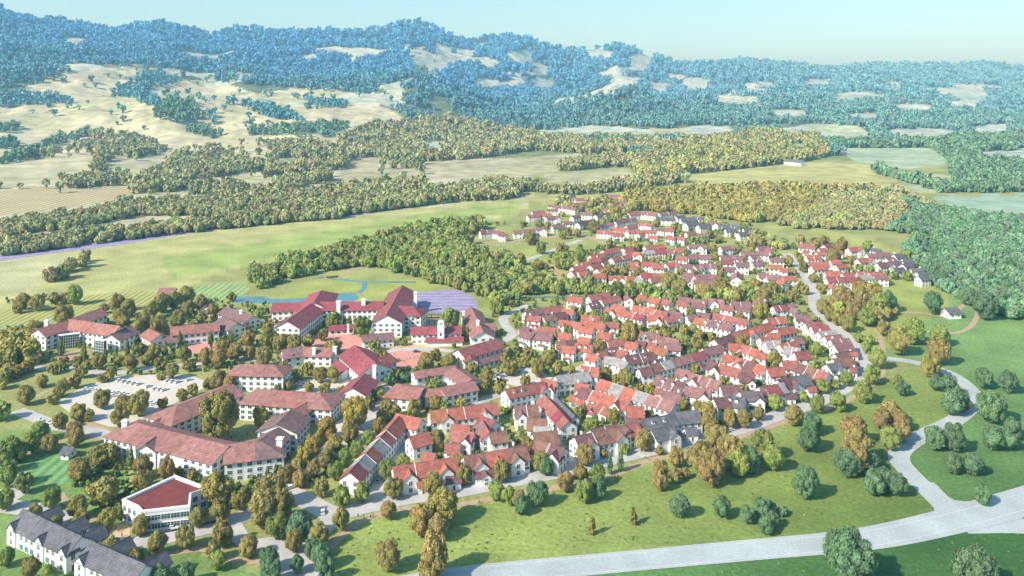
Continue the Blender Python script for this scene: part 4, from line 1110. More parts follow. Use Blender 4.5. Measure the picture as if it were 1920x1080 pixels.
# ---- woods: outlines on the land within which trees stand close together (photo pixels), tint, density
WOODS = [(c, d, PL(p)) for c, d, p in (
    ('b', 1, '0 165 60 168 135 180 137 194 60 196 0 205'), ('b', 1, '130 150 175 153 215 164 250 142 290 130 335 142 330 156 280 166 240 184 215 180 205 166 140 162'),
    ('b', 1, '245 172 290 178 312 196 300 202 258 188'), ('t', 1, '310 180 360 178 372 205 402 220 370 228 335 230 282 218 290 206'), ('b', 1, '415 178 440 185 520 195 560 210 600 232 540 228 488 216 490 206 430 196'),
    ('b', 1, '500 172 570 178 650 185 650 202 600 202 560 186'), ('t', 1, '335 235 380 230 432 250 400 260 350 246'), ('t', 1, '455 236 520 234 650 222 650 244 560 252 462 254'), ('t', 1, '-50 222 50 226 30 246 -50 252'),
    ('t', 1, '-20 255 42 260 30 282 -20 276'), ('t', .8, '0 290 60 276 110 250 150 235 182 245 150 262 100 276 40 302 0 308'), ('a', 1, '160 237 250 244 270 254 302 266 292 288 240 298 206 276 168 262'),
    ('a', 1, '375 285 400 268 440 288 490 298 500 316 400 332 370 326 340 358 250 362 236 340 310 300 322 284'), ('a', 1, '518 270 560 258 630 268 642 292 570 298 512 290'), ('a', 1, '498 312 560 300 650 294 650 316 580 322 498 332'),
    ('a', .9, '110 336 230 325 240 338 130 348'), ('a', .8, '360 346 450 340 470 352 380 355'), ('a', .9, '518 336 560 330 572 346 522 356'), ('a', .9, '578 325 620 322 622 336 578 338'), ('a', .5, '180 270 205 262 210 290 190 330 170 320'),
    ('a', 1, '0 412 75 397 165 391 240 371 350 369 400 361 480 347 560 357 640 344 700 344 760 338 830 346 930 330 1000 337 1030 348 1110 353 1190 337 1300 327 1300 333 1200 350 1080 362 1000 352 960 374 860 377 740 392 640 404 560 405 500 408 400 404 260 403 130 430 0 440'),
    ('a', 1, '0 452 110 440 140 430 250 424 400 410 560 400 640 394 640 402 400 424 210 446 0 474'), ('a', 1, '60 522 110 500 155 468 172 486 130 522 66 532'),
    ('a', 1, '635 246 700 226 840 210 960 238 1060 244 1240 256 1280 266 1280 282 1100 288 1000 281 900 296 760 304 690 293 635 304'), ('e', 1, '1150 300 1290 256 1400 240 1530 246 1562 290 1500 303 1280 326 1210 336 1200 322 1175 312'),
    ('a', 1, '1050 302 1130 287 1240 283 1290 290 1290 305 1180 311 1130 313 1050 321'), ('a', 1, '1000 340 1060 349 1180 333 1300 324 1290 340 1190 354 1080 366 985 358'),
    ('y', 1, '1060 388 1200 352 1340 346 1480 341 1620 348 1700 356 1640 392 1560 410 1400 416 1290 400 1170 392'), ('a', 1, '1560 352 1700 352 1760 386 1740 430 1640 430 1490 428 1400 415 1520 400'),
    ('t', 1, '1690 360 1750 386 1860 400 2200 424 2200 660 1860 590 1760 540 1712 492 1692 462 1722 440 1640 430 1700 400'), ('t', 1, '1560 256 1620 262 1780 252 2200 236 2200 360 1760 360 1700 355 1788 342 1778 300 1740 276 1560 276'),
    ('t', .9, '1640 310 1700 330 1780 342 1760 352 1640 320'), ('g', 1, '370 522 480 496 560 472 690 442 800 416 900 404 920 420 870 452 930 462 900 500 940 520 870 548 790 524 700 500 610 506 520 530 470 545 440 540 500 512'),
    ('g', 1, '895 470 960 478 985 500 1060 530 1180 548 1300 540 1400 548 1520 560 1490 578 1240 566 1090 552 1000 545 940 575 920 560 880 560'), ('g', .9, '930 560 975 560 965 590 940 605 925 595'),
    ('o', 1, '0 615 62 610 58 650 95 672 80 690 40 700 0 730'), ('g', 1, '0 738 40 752 60 800 30 850 0 880'), ('o', 1, '1548 588 1560 545 1620 530 1690 572 1668 600 1600 590 1575 615'), ('g', .9, '960 542 1060 545 1250 560 1440 562 1440 548 1250 546 1060 538'),
    ('e', .8, '1290 400 1400 425 1480 445 1440 455 1350 440 1280 432'), ('e', .3, '1040 370 1090 364 1130 372 1180 380 1180 420 1130 430 1080 400 1040 410'), ('e', .8, '1350 430 1420 438 1480 450 1490 470 1400 460'),
    ('b', .8, '1290 235 1340 232 1345 240 1290 242'), ('t', 1, '1100 262 1240 258 1240 263 1100 268'))]
WC = dict(b='#5f8f94', t='#6b8a66', a='#979866', e='#97985a', y='#979150', g='#858f4c', o='#93894a', d='#5d7f58')
def DW(Y): return np.clip(np.interp(Y, [0, 1500, 3000, 9000], [.0108, .0100, .0070, .0062]) * Y, 9.5, 60)
def make_woods():
    # three far crowns and three fuller, nearer ones
    far = [crown_arrays(500 + i, 6, 6, 'wide' if i == 2 else 'round', .14, 1) for i in range(4)]
    near = [crown_arrays(600 + i, 20, 26, 'round', .085) for i in range(4)]
    Vs, Cs = [], []
    def stand(X, Y, D, cols, bank):
        Z = ground_z(X, Y)
        which = rng.integers(0, len(bank), len(X))
        hgt = D * rng.uniform(.8, 1.15, len(X))
        rot = rng.uniform(0, 6.28, len(X))
        for b in range(len(bank)):
            k = np.nonzero(which == b)[0]
            if not len(k): continue
            Q, T = bank[b]
            ca, sa = np.cos(rot[k])[:, None, None], np.sin(rot[k])[:, None, None]
            x = Q[None, :, :, 0] * ca - Q[None, :, :, 1] * sa
            y = Q[None, :, :, 0] * sa + Q[None, :, :, 1] * ca
            d = D[k][:, None, None]; h = hgt[k][:, None, None]
            V = np.stack([X[k][:, None, None] + x * d, Y[k][:, None, None] + y * d, Z[k][:, None, None] + h * .06 + Q[None, :, :, 2] * h], -1)
            c = cols[k][:, None, None, :] * T[None, :, None, None] * np.ones((1, 1, 4, 1))
            Vs.append(V.reshape(-1, 3).astype(np.float32)); Cs.append(c.reshape(-1, 3).astype(np.float32))
    # positions on a jittered net whose mesh grows with distance like the crowns do
    g = 0.0070
    ln = np.arange(math.log(420), math.log(8600), g)
    tt = np.arange(-.80, .84, g)
    LN, T_ = np.meshgrid(ln, tt, indexing='ij')
    LN = LN + rng.uniform(-.5, .5, LN.shape) * g; T_ = T_ + rng.uniform(-.5, .5, T_.shape) * g
    Y = np.exp(LN).ravel(); X = (T_.ravel()) * Y
    near_m = Y < 950
    # nearer than 950 m the net would be too fine: thin it so that spacing stays about 7 m
    keep = rng.uniform(0, 1, len(Y)) < np.clip((Y * g / 7.5) ** 2, 0, 1)
    X, Y = X[keep], Y[keep]
    Z = ground_z(X, Y)
    px, py = to_px(X, Y, Z)
    col = np.zeros((len(X), 3)); sel = np.zeros(len(X), bool)
    hp = DW(Y) * F / Y                 # outlines were taken round the crowns, not the trunks
    pbase, ptop = py - .12 * hp, py - .88 * hp
    py = py - .5 * hp
    wob = 4 * fbm(X / 25.0, Y / 40.0, 2, 31)
    for c, dens, P in WOODS:
        k = inpoly(px + wob, py, P)
        kb = inpoly(px + wob, pbase, P) & inpoly(px + wob, ptop, P)
        if kb.sum() > .35 * k.sum(): k = kb
        k &= rng.uniform(0, 1, len(X)) < dens
        col[k] = lin(WC[c]); sel |= k
    # continuous forest on the range, with glades; thinning out onto the pale slopes on the left
    low = np.interp(px, [-400, 0, 60, 140, 285, 420, 560, 650, 740, 800, 1000, 1250, 1500, 1700, 1920, 2400], [160, 160, 160, 125, 118, 150, 163, 168, 205, 232, 240, 236, 225, 238, 240, 240])
    gl = fbm(X / 260.0, Y / 330.0, 4, 77); thin = fbm(X / 150.0, Y / 120.0, 3, 15)
    mnt = (Y > 2300) & (py < low) & ~(gl > GLADE(px)) & (thin < .30)
    glp = in_patch(px, pbase, X, Y) | in_patch(px, ptop, X, Y)
    right = (px > 1180) & (py < 300) & (py > 120) & (Y > 1900) & (fbm(X / 300.0, Y / 110.0, 3, 91) < .1)
    glade = np.zeros(len(X), bool)
    for h, P in ZONES[4:10]: glade |= inpoly(px + wob, ptop, P) | inpoly(px + wob, pbase, P)
    mnt |= right & ~glade
    mnt &= ~glp
    sel &= ~(glp & (Y > 1700))
    new = mnt & ~sel
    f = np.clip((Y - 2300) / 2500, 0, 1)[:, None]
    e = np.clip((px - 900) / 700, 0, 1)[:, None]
    haze_tint = np.array(lin('#5590b8')) * (1 - e) + np.array(lin('#6d9c9c')) * e  # distance haze painted into the leaf colour: far crowns turn bluer
    col[new] = (np.array(lin('#6a8d7c')) * (1 - f) + haze_tint * f)[new]
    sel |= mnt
    # lone trees and bushes scattered over the pale slopes
    lone = (px < 800) & (py > 125) & (py < 400) & ~sel & (Y > 1200) & (rng.uniform(0, 1, len(X)) < .03 * (fbm(X / 90.0, Y / 120.0, 2, 8) > -.05) + .5 * (np.abs(fbm(X / 420.0, Y / 300.0, 2, 44)) < .016))
    col[lone] = np.where((py[lone] < 250)[:, None], np.array(lin('#6a9280')), np.array(lin('#8d9464')))
    sel |= lone
    okk = Y < 1200
    bad = np.zeros(len(X), bool)
    bad[okk] = blocked(X[okk], Y[okk], 5.0) | on_road(X[okk], Y[okk], 3.5)
    for kk in (1.015, 1.03, 1.045):                          # few trees right in front of houses
        bad[okk] |= blocked(X[okk] * kk, Y[okk] * kk, 1.0) & (rng.uniform(0, 1, okk.sum()) < .75)
    sel &= ~bad
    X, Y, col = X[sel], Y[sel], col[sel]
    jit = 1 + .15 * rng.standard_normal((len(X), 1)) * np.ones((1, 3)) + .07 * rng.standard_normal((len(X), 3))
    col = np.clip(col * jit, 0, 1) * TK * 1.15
    D = DW(Y) * rng.uniform(.7, 1.3, len(X))
    nr = Y < 1150
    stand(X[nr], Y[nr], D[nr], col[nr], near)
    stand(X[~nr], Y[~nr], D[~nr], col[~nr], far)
    print('woods', nr.sum(), (~nr).sum())
    return stand, Vs, Cs, near
stand, WV, WCs, near_bank = make_woods()

# individual trees: the 300 that show largest are things, the rest join the woods
def tree_world(t):
    cx, cy, w, kind, shp = t
    fac = {'r': .72, 'w': .5, 'c': 1.9, 'k': 1.3, 't': 1.0}[shp]        # crown centre height / width
    Yb = F * H / ((cy - HY) + fac * w)
    D = w * Yb / F
    return (cx - 960) * Yb / F, Yb, D
TREES.sort(key=lambda t: -t[2] * (1.6 if t[4] in 'ck' else 1))
n_tree = 0
TREE_OBJS = []
spill = []
for t in TREES:
    X, Y, D = tree_world(t)
    for _ in range(1):                                   # the trunk stands clear of walls
        if not blocked(X, Y, D * .22): break
        f = (1.0, .993, 1.007, .986, 1.014, .979, 1.021, .965, 1.035)
        g = next((q for q in f if not blocked(X * q, Y * q, D * .22)), 1.0)
        X, Y = X * g, Y * g
        break
    shp = t[4]
    tall = {'r': 1.22, 'w': .82, 'c': 3.2, 'k': 2.2, 't': 1.75}[shp]
    if shp in 'ck' or n_tree < 285:
        if shp not in 'ck': n_tree += 1
    else:
        spill.append((X, Y, D, t[3])); continue
    hgt = D * tall
    mesh = random.choice(CROWNS[{'r': 'round', 'w': 'wide', 'c': 'column', 'k': 'cone', 't': 'round'}[shp] if t[2] < 46 or shp != 'r' else 'big'])
    v = 1 + random.uniform(-.14, .14)
    colr = tuple(min(1, c * v * (1 + random.uniform(-.06, .06))) * TK for c in lin(TCOL[t[3]]))
    o = empty({'c': 'cypress_tree', 'k': 'conifer_tree', 'w': 'spreading_tree'}.get(shp, 'broadleaf_tree'), (X, Y, 0), random.uniform(0, 6.28))
    zb = hgt * (.05 if shp in 'ck' else .13)
    put('crown', mesh, o, (0, 0, zb), 0, colr, (D * random.uniform(.88, 1.1), D * random.uniform(.88, 1.1), hgt - zb))
    put('trunk', random.choice(TRUNKS), o, (0, 0, 0), 0, None, (D * .9 if shp not in 'ck' else D * .6, D * .9 if shp not in 'ck' else D * .6, hgt * .8))
    TREE_OBJS.append((o, t[0], t[1], t[2], t[3], shp))
if spill:
    s = np.array([(a, b, c) for a, b, c, _ in spill])
    cc = np.array([lin(TCOL[k]) for *_, k in spill]) * TK * rng.uniform(.85, 1.15, (len(spill), 1))
    stand(s[:, 0], s[:, 1], s[:, 2], cc, near_bank)
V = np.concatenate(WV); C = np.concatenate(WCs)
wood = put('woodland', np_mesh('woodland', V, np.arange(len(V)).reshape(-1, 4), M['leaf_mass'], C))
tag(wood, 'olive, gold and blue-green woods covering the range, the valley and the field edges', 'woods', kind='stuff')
# shrubs and undergrowth between the houses and along the belts
def make_shrubs():
    n = 9000
    px = rng.uniform(0, 1760, n); py = rng.uniform(420, 1000, n)
    P = [PL('930 560 1000 500 1060 470 1200 450 1500 460 1720 500 1560 590 1620 660 1600 715 1400 790 1100 860 940 905 690 930 600 900 640 830 700 760 760 700 900 690'), PL('900 420 1000 370 1180 370 1420 420 1400 450 1100 450'), PL('0 560 500 560 560 640 560 700 440 720 100 700 0 640'),
         PL('200 830 560 860 600 940 420 980 240 980 120 900'), PL('500 600 700 590 960 600 1000 700 800 760 640 700 520 680')]
    ok = np.zeros(n, bool)
    for p in P: ok |= inpoly(px, py, p)
    px, py = px[ok], py[ok]
    Y = H * F / (py - HY); X = (px - 960) * Y / F
    ok = ~(blocked(X, Y, 1.2) | on_road(X, Y, 1.0))
    X, Y = X[ok], Y[ok]
    D = rng.uniform(1.6, 4.2, len(X)) * np.clip(Y / 550, .8, 1.5)
    c = np.array([lin(random.choice(('#7f8f45', '#8a8a44', '#6c8a45', '#77854c', '#8fa050'))) for _ in range(len(X))]) * TK * rng.uniform(.75, 1.2, (len(X), 1))
    n0 = len(WV)
    bank = [crown_arrays(700 + i, 6, 10, 'wide', .16) for i in range(3)]
    stand(X, Y, D, c, bank)
    V = np.concatenate(WV[n0:]); Cc = np.concatenate(WCs[n0:])
    o = put('shrubbery', np_mesh('shrubbery', V, np.arange(len(V)).reshape(-1, 4), M['shrub'], Cc))
    tag(o, 'low green shrubs filling the gardens and verges between the houses', 'shrubs', kind='stuff')
make_shrubs()
def make_tufts():
    n = 9000
    px = rng.uniform(560, 1920, n); py = 620 + 460 * rng.uniform(0, 1, n) ** .7
    P = [ZONES[i][1] for i in range(len(ZONES)) if ZONES[i][0] in ('#a8b964', '#93b66e', '#76a05c', '#b4bf67')]
    ok = np.zeros(n, bool)
    for p in P: ok |= inpoly(px, py, p)
    Y = H * F / (py - HY); X = (px - 960) * Y / F
    ok &= rng.uniform(0, 1, n) < .12
    ok &= ~(blocked(X, Y, 2) | on_road(X, Y, .6))
    X, Y = X[ok], Y[ok]
    D = rng.uniform(.4, 1.3, len(X))
    c = np.array([lin(random.choice(('#7d9448', '#8d9c50', '#6c8a45', '#a0a058'))) for _ in range(len(X))]) * .8
    n0 = len(WV)
    stand(X, Y, D, c, [crown_arrays(750 + i, 3, 5, 'wide', .2, 1) for i in range(3)])
    V = np.concatenate(WV[n0:]); Cc = np.concatenate(WCs[n0:])
    V[:, 2] *= .45
    o = put('grass_tufts', np_mesh('grass_tufts', V, np.arange(len(V)).reshape(-1, 4), M['shrub'], Cc))
    tag(o, 'rough tufts of longer grass scattered over the meadows', 'grass', kind='stuff')
make_tufts()

# ------------------------------------------------------------------ cars, people, play frame
def car_parts(style):
    L, W = (4.5, 1.8) if style != 'van' else (5.2, 2.0)
    hb, hr = (.85, 1.45) if style != 'van' else (1.1, 2.1)
    x = L / 2
    prof = [(-x, .35), (-x, hb * .95), (-x * .55, hb), (-x * .38, hb), (x * .42, hb), (x * .92, hb * .82), (x, .6), (x, .35)]
    mb = MB()
    f = [(a, -W / 2, z) for a, z in prof]; b = [(a, W / 2, z) for a, z in prof]
    mb.prism(f, b, 0, True, True)
    r0, r1 = (-x * .86, x * .4) if style != 'van' else (-x * .97, x * .62)
    t0, t1 = (-x * .55, x * .12) if style != 'van' else (-x * .94, x * .42)
    mb.prism([(r0, -W * .46, hb - .02), (r1, -W * .46, hb - .02), (r1, W * .46, hb - .02), (r0, W * .46, hb - .02)],
             [(t0, -W * .38, hr), (t1, -W * .38, hr), (t1, W * .38, hr), (t0, W * .38, hr)], 0)
    body = mb.mesh('body', M['paint'])
    g = MB()
    for sg in (-1, 1):
        def S(a, z):   # point on the sloping cabin side
            k = (z - hb) / (hr - hb); return (a, sg * (W * .46 + (W * .38 - W * .46) * k + .012), z)
        q = [S(r0 * .82 + t0 * .18, hb + .1), S(r1 * .8 + t1 * .2, hb + .1), S(t1 * .85 + r1 * .15, hr - .12), S(t0 * .85 + r0 * .15, hr - .12)]
        g.poly(q if sg < 0 else q[::-1])
    for e, tp, sg in ((r1, t1, 1), (r0, t0, -1)):
        d = .015 * sg
        q = [(e + (tp - e) * .15 + d, -W * .4, hb + .1), (e + (tp - e) * .15 + d, W * .4, hb + .1), (e + (tp - e) * .85 + d, W * .36, hr - .1), (e + (tp - e) * .85 + d, -W * .36, hr - .1)]
        g.poly(q if sg > 0 else q[::-1])
    glass = g.mesh('windows', M['carglass'])
    w = MB(); w.tube((0, -.11, 0), (0, .11, 0), .33, .33, 12, 0); w.tube((0, -.125, 0), (0, .125, 0), .19, .19, 8, 1)
    wheel = w.mesh('wheel', [M['rubber'], M['hub']])
    h = MB(); h.box((0, 0, 0), (.06, .36, .16)); head = h.mesh('headlight', M['lamp'])
    return dict(body=body, glass=glass, wheel=wheel, head=head, L=L, W=W)
CARK = {'sedan': car_parts('sedan'), 'van': car_parts('van')}
CARS = []
def car(px, py, ang, colr, style='sedan', region='', word='white'):
    p = at(px, py); K = CARK[style]
    o = empty('parked_car' if style == 'sedan' else 'van', (p.x, p.y, .05), ang)
    put('body', K['body'], o, color=colr); put('windows', K['glass'], o)
    for sx in (-1, 1):
        for sy in (-1, 1): put('wheel', K['wheel'], o, (sx * K['L'] * .31, sy * (K['W'] / 2 - .1), .33))
    for sy in (-1, 1): put('headlight', K['head'], o, (K['L'] / 2, sy * K['W'] * .34, .68))
    CARS.append((o, px, py, word, style, region))
WHT = (.78, .78, .77); DRK = (.05, .055, .06); GRY = (.33, .35, .38)
def cars(ox, oy, k, pts, ang, region, colr=WHT, word='white'):
    for e in pts.split(';'):
        x, y = [float(q) for q in e.split()]
        car(ox + x / k, oy + y / k, ang + random.uniform(-.08, .08), colr, 'sedan', region, word)
cars(180, 700, 8, '355 112;420 128;495 145;565 158;640 170;785 205;890 240;960 248;1030 258', .95, 'in the middle row of the large car park')
cars(180, 700, 8, '1080 118;1150 128;1230 138;1395 108', .9, 'at the far edge of the large car park')
cars(180, 700, 8, '250 310;330 300;410 315;250 350', .5, 'between the trees of the large car park')
cars(180, 700, 8, '830 450;880 470', .4, 'behind the maroon courtyard complex')
cars(0, 540, 4, '650 762;690 766', .3, 'near the shaded corner of the large car park')
cars(0, 540, 4, '300 995;365 1015', -.35, 'on the left access road')
cars(0, 540, 4, '1040 615', 0.05, 'driving on the road behind the large car park')
cars(480, 540, 4, '312 732;335 716;580 766', .2, 'in the small car park among olive trees')
cars(0, 810, 4, '1298 725', .15, 'at the flat-roofed hall forecourt')
cars(480, 810, 4, '265 422', .7, 'at the mouth of the promenade')
cars(480, 810, 4, '500 606', 1.75, 'on the near road junction')
cars(480, 810, 4, '930 372', 1.0, 'in the lane beside the long terrace', GRY, 'grey')
cars(960, 540, 4, '1640 1072', .5, 'on the lower road by the slate-roofed house')
cars(480, 540, 4, '1205 482', 0.1, 'on the road behind the pink plaza', DRK, 'black')
cars(480, 540, 4, '1815 655;1840 640;1850 668', .6, 'in the car park by the market hall', GRY, 'grey')
cars(960, 540, 4, '55 628', 2.2, 'in the car park below the village', WHT, 'white')

def person_mesh():
    J = [(0, 0, .95), (0, 0, 1.15), (0, 0, 1.38), (0, .01, 1.5), (0, -.015, 1.62), (0, -.01, 1.74),
         (.1, 0, .9), (.11, -.05, .5), (.11, .04, .09), (.11, -.12, .04), (-.1, 0, .9), (-.11, .08, .5), (-.11, .16, .1), (-.11, .02, .05),
         (.19, 0, 1.38), (.24, .04, 1.1), (.23, -.08, .88), (.23, -.12, .78), (-.19, 0, 1.38), (-.24, -.03, 1.1), (-.23, .05, .86), (-.23, .04, .76)]
    E = [(0, 1), (1, 2), (2, 3), (3, 4), (4, 5), (0, 6), (6, 7), (7, 8), (8, 9), (0, 10), (10, 11), (11, 12), (12, 13), (2, 14), (14, 15), (15, 16), (16, 17), (2, 18), (18, 19), (19, 20), (20, 21)]
    R = [.13, .13, .14, .055, .095, .08, .085, .06, .045, .035, .085, .06, .045, .035, .06, .045, .036, .035, .06, .045, .036, .035]
    me = bpy.data.meshes.new('person_body'); me.from_pydata(J, E, []); me.update()
    o = bpy.data.objects.new('person_body', me); COL.objects.link(o)
    md = o.modifiers.new('skin', 'SKIN')
    for i, v in enumerate(me.skin_vertices[0].data): v.radius = (R[i], R[i] * .85)
    me.skin_vertices[0].data[0].use_root = True
    s = o.modifiers.new('sub', 'SUBSURF'); s.levels = 1; s.render_levels = 1
    dg = bpy.context.evaluated_depsgraph_get()
    out = bpy.data.meshes.new_from_object(o.evaluated_get(dg))
    bpy.data.objects.remove(o)
    out.materials.clear(); out.materials.append(M['skin'])
    return out
PB = person_mesh()
def cloth_mesh(z0, z1, r0, r1, name):
    mb = MB(); n = 10
    for k in range(3):
        za, zb = z0 + (z1 - z0) * k / 3, z0 + (z1 - z0) * (k + 1) / 3
        ra, rb = r0 + (r1 - r0) * k / 3, r0 + (r1 - r0) * (k + 1) / 3
        ring = lambda z, r: [(r * 1.25 * math.cos(6.283 * i / n), r * math.sin(6.283 * i / n), z) for i in range(n)]
        mb.prism(ring(za, ra), ring(zb, rb), 0, k == 2, k == 0)
    return mb.mesh(name, M['cloth'])
SHIRT = cloth_mesh(.9, 1.46, .16, .155, 'shirt'); LEGS = cloth_mesh(.45, .95, .19, .165, 'trousers')
hm = MB(); hm.tube((0, .02, 1.66), (0, .01, 1.83), .1, .05, 9); HAIR = hm.mesh('hair', M['hair'])
PEOPLE = []
def people(ox, oy, k, pts, region):
    for e in pts.split(';'):
        x, y = [float(q) for q in e.split()]
        p = at(ox + x / k, oy + y / k)
        o = put('person', PB, None, (p.x, p.y, .04), random.uniform(0, 6.28))
        nm, c = random.choice((('dark', (.03, .035, .05)), ('grey', (.2, .2, .21)), ('blue', (.06, .1, .2)), ('brown', (.12, .07, .04))))
        put('shirt', SHIRT, o, color=c); put('trousers', LEGS, o, color=(.03, .035, .05)); put('hair', HAIR, o)
        PEOPLE.append((o, ox + x / k, oy + y / k, nm, region))
people(480, 540, 4, '1040 505;1095 550;1112 556;1155 535;1190 530;1208 520;1160 605;1010 535;1130 540', 'on the pink plaza')
people(0, 810, 4, '1185 715;1210 710;1232 705', 'outside the flat-roofed hall')
people(0, 810, 4, '890 750;915 785;868 730', 'on the sandy terrace by the near road')
people(480, 810, 4, '765 640;810 648;860 648;878 640', 'on the tan path below the road junction')
people(480, 810, 4, '1672 535', 'on the tan path beside the meadow')
people(960, 810, 4, '772 342;792 336', 'on the tan path by the dark trees')
people(960, 810, 4, '998 205;1028 218', 'at the road crossing')
people(400, 700, 8, '275 985;405 1012;430 1012;510 925;370 920;230 915', 'on the courtyard lawn')
people(720, 540, 8, '545 540;590 545;705 575;750 555', 'on the sandy playground')
def pylon():
    p = at(1182, 385); o = empty('pylon', (p.x, p.y, 0))
    mb = MB(); h = 15.0
    for sx in (-1, 1):
        for sy in (-1, 1): mb.tube((sx * 2, sy * 2, 0), (sx * .25, sy * .25, h), .14, .1, 5)
    for k in range(1, 6):
        z = h * k / 6; r = 2 - 1.75 * k / 6
        for q in range(4):
            a0, a1 = [(r, r), (r, -r), (-r, -r), (-r, r)][q], [(r, -r), (-r, -r), (-r, r), (r, r)][q]
            mb.tube((*a0, z), (*a1, z), .08, .08, 4)
    mb.build('mast', M['metal'], o)
    am = MB(); am.box((0, 0, h - 1.2), (6, .25, .25)); am.box((0, 0, h - 3), (4.5, .25, .25)); am.build('cross_arm', M['metal'], o)
    tag(o, 'thin dark lattice mast between the farthest cluster and the golden wood', 'pylon')
pylon()
def bicycle(px, py, label):
    p = at(px, py); o = empty('bicycle', (p.x, p.y, .04), .5)
    for sx in (-.52, .52):
        mb = MB(); n = 16
        for i in range(n):
            a0, a1 = 6.2832 * i / n, 6.2832 * (i + 1) / n
            mb.tube((sx + .33 * math.cos(a0), 0, .34 + .33 * math.sin(a0)), (sx + .33 * math.cos(a1), 0, .34 + .33 * math.sin(a1)), .025, .025, 4)
        mb.build('wheel', M['rubber'], o)
    f = MB()
    for a0, a1 in (((-.52, 0, .34), (-.15, 0, .85)), ((-.15, 0, .85), (.4, 0, .85)), ((-.05, 0, .34), (.4, 0, .85)), ((-.05, 0, .34), (-.15, 0, .85)), ((-.52, 0, .34), (-.05, 0, .34)), ((.52, 0, .34), (.38, 0, 1.0))):
        f.tube(a0, a1, .022, .022, 5)
    f.tube((.38, -.25, 1.02), (.38, .25, 1.02), .018, .018, 5)
    f.build('frame', M['metal'], o)
    s = MB(); s.box((-.17, 0, .92), (.26, .14, .06)); s.build('saddle', M['rubber'], o)
    tag(o, label, 'bicycle')
bicycle(899.5, 944.5, 'dark bicycle beside a walker on the tan meadow path')
bicycle(697, 970.5, 'dark bicycle on the tan path below the road junction')
def play_frame():
    c = at(805, 606); o = empty('play_frame', (c.x, c.y, 0))
    for sx in (-4, 0, 4):
        mb = MB()
        mb.tube((sx, -1.4, 0), (sx, 0, 4), .12, .12, 6); mb.tube((sx, 1.4, 0), (sx, 0, 4), .12, .12, 6)
        mb.build('post', M['timber'], o)
    mb = MB(); mb.tube((-4.2, 0, 4), (4.2, 0, 4), .12, .12, 6); mb.build('beam', M['timber'], o)
    for sx in (-2.6, -1.2, 1.2, 2.6):
        mb = MB(); mb.tube((sx - .2, 0, 4), (sx - .2, 0, .6), .02, .02, 4); mb.tube((sx + .2, 0, 4), (sx + .2, 0, .6), .02, .02, 4); mb.box((sx, 0, .58), (.5, .25, .05))
        mb.build('swing', M['metal'], o)
    tag(o, 'dark timber swing frame on the sandy playground behind the mission building', 'play frame')
play_frame()
def pergola():
    c = at(809, 597); o = empty('pergola', (c.x, c.y, 0))
    for sx in (-10, -5, 0, 5, 10):
        for sy in (-1.6, 1.6):
            mb = MB(); mb.box((sx, sy, 1.4), (.25, .25, 2.8)); mb.build('post', M['timber'], o)
    mb = MB(); mb.box((0, 0, 2.9), (21.5, 4.2, .2)); 
    mb.build('canopy', mat('vine_canopy', lk('#7f9a48', .5), .9, .1, noise=.3, scale=1.2), o)
    tag(o, 'green vine pergola along the lavender field edge above the playground', 'pergola')
pergola()
def footbridge():
    a, b = at(612, 521), at(634, 519)
    c = (a + b) / 2; d = b - a; L = d.length; ang = math.atan2(d.y, d.x)
    o = empty('footbridge', (c.x, c.y, 0), ang)
    mb = MB(); mb.box((0, 0, .5), (L, 3, .25)); mb.build('deck', M['timber'], o)
    for sy in (-1.4, 1.4):
        r = MB(); r.box((0, sy, 1.4), (L, .12, .12))
        for k in range(6): r.box((-L / 2 + L * (k + .5) / 6, sy, .95), (.12, .12, .8))
        r.build('handrail', M['timber'], o)
    tag(o, 'dark timber footbridge crossing the turquoise creek', 'footbridge')
footbridge()

# ------------------------------------------------------------------ names for every single thing: what it is, where it stands
def boxed(x, y, table, default):
    for (x0, y0, x1, y1, s) in table:
        if x0 <= x <= x1 and y0 <= y <= y1: return s
    return default
HREG = [(860, 340, 1182, 460, 'in the farthest cluster'), (1110, 380, 1500, 457, 'in the dark-roofed far cluster'), (1040, 440, 1255, 560, 'around the turning circle'),
        (1255, 440, 1490, 545, 'west of the winding road'), (1470, 440, 1800, 560, 'east of the winding road'),
        (1480, 545, 1640, 725, 'beside the ring road'), (950, 540, 1062, 672, 'at the curved lane'), (1062, 540, 1140, 660, 'above the big olive tree'),
        (1140, 540, 1300, 610, 'along the top lane'), (1300, 540, 1500, 600, 'below the tree belt'), (1290, 590, 1500, 660, 'above the village green'), (1090, 610, 1300, 672, 'around the grey-roofed house'),
        (1300, 655, 1500, 720, 'in the heart of the village'), (1200, 672, 1500, 790, 'above the lower bend'), (1040, 660, 1300, 760, 'along the striped terrace'), (940, 660, 1080, 820, 'around the teal garages'),
        (1040, 760, 1420, 830, 'near the slate dormers'), (600, 740, 830, 910, 'along the shaded lane'), (780, 740, 960, 850, 'around the central yard'), (780, 840, 1000, 910, 'facing the lower road'), (990, 790, 1300, 850, 'along the lower road')]
from collections import defaultdict
def number(items, group_of):
    """items: (object, px, phrase, place); an order from the left only where phrase and place leave a choice"""
    d = defaultdict(list)
    for it in items: d[(it[2], it[3])].append(it)
    for (ph, pl), L in d.items():
        L.sort(key=lambda q: q[1])
        for k, it in enumerate(L):
            s = f'{ph} {pl}'
            if len(L) > 1: s += f', {ordinal(k)} from the left'
            it[0]['label'] = s
            it[0]['group'] = group_of
SPECIAL = {}
its = defaultdict(list)
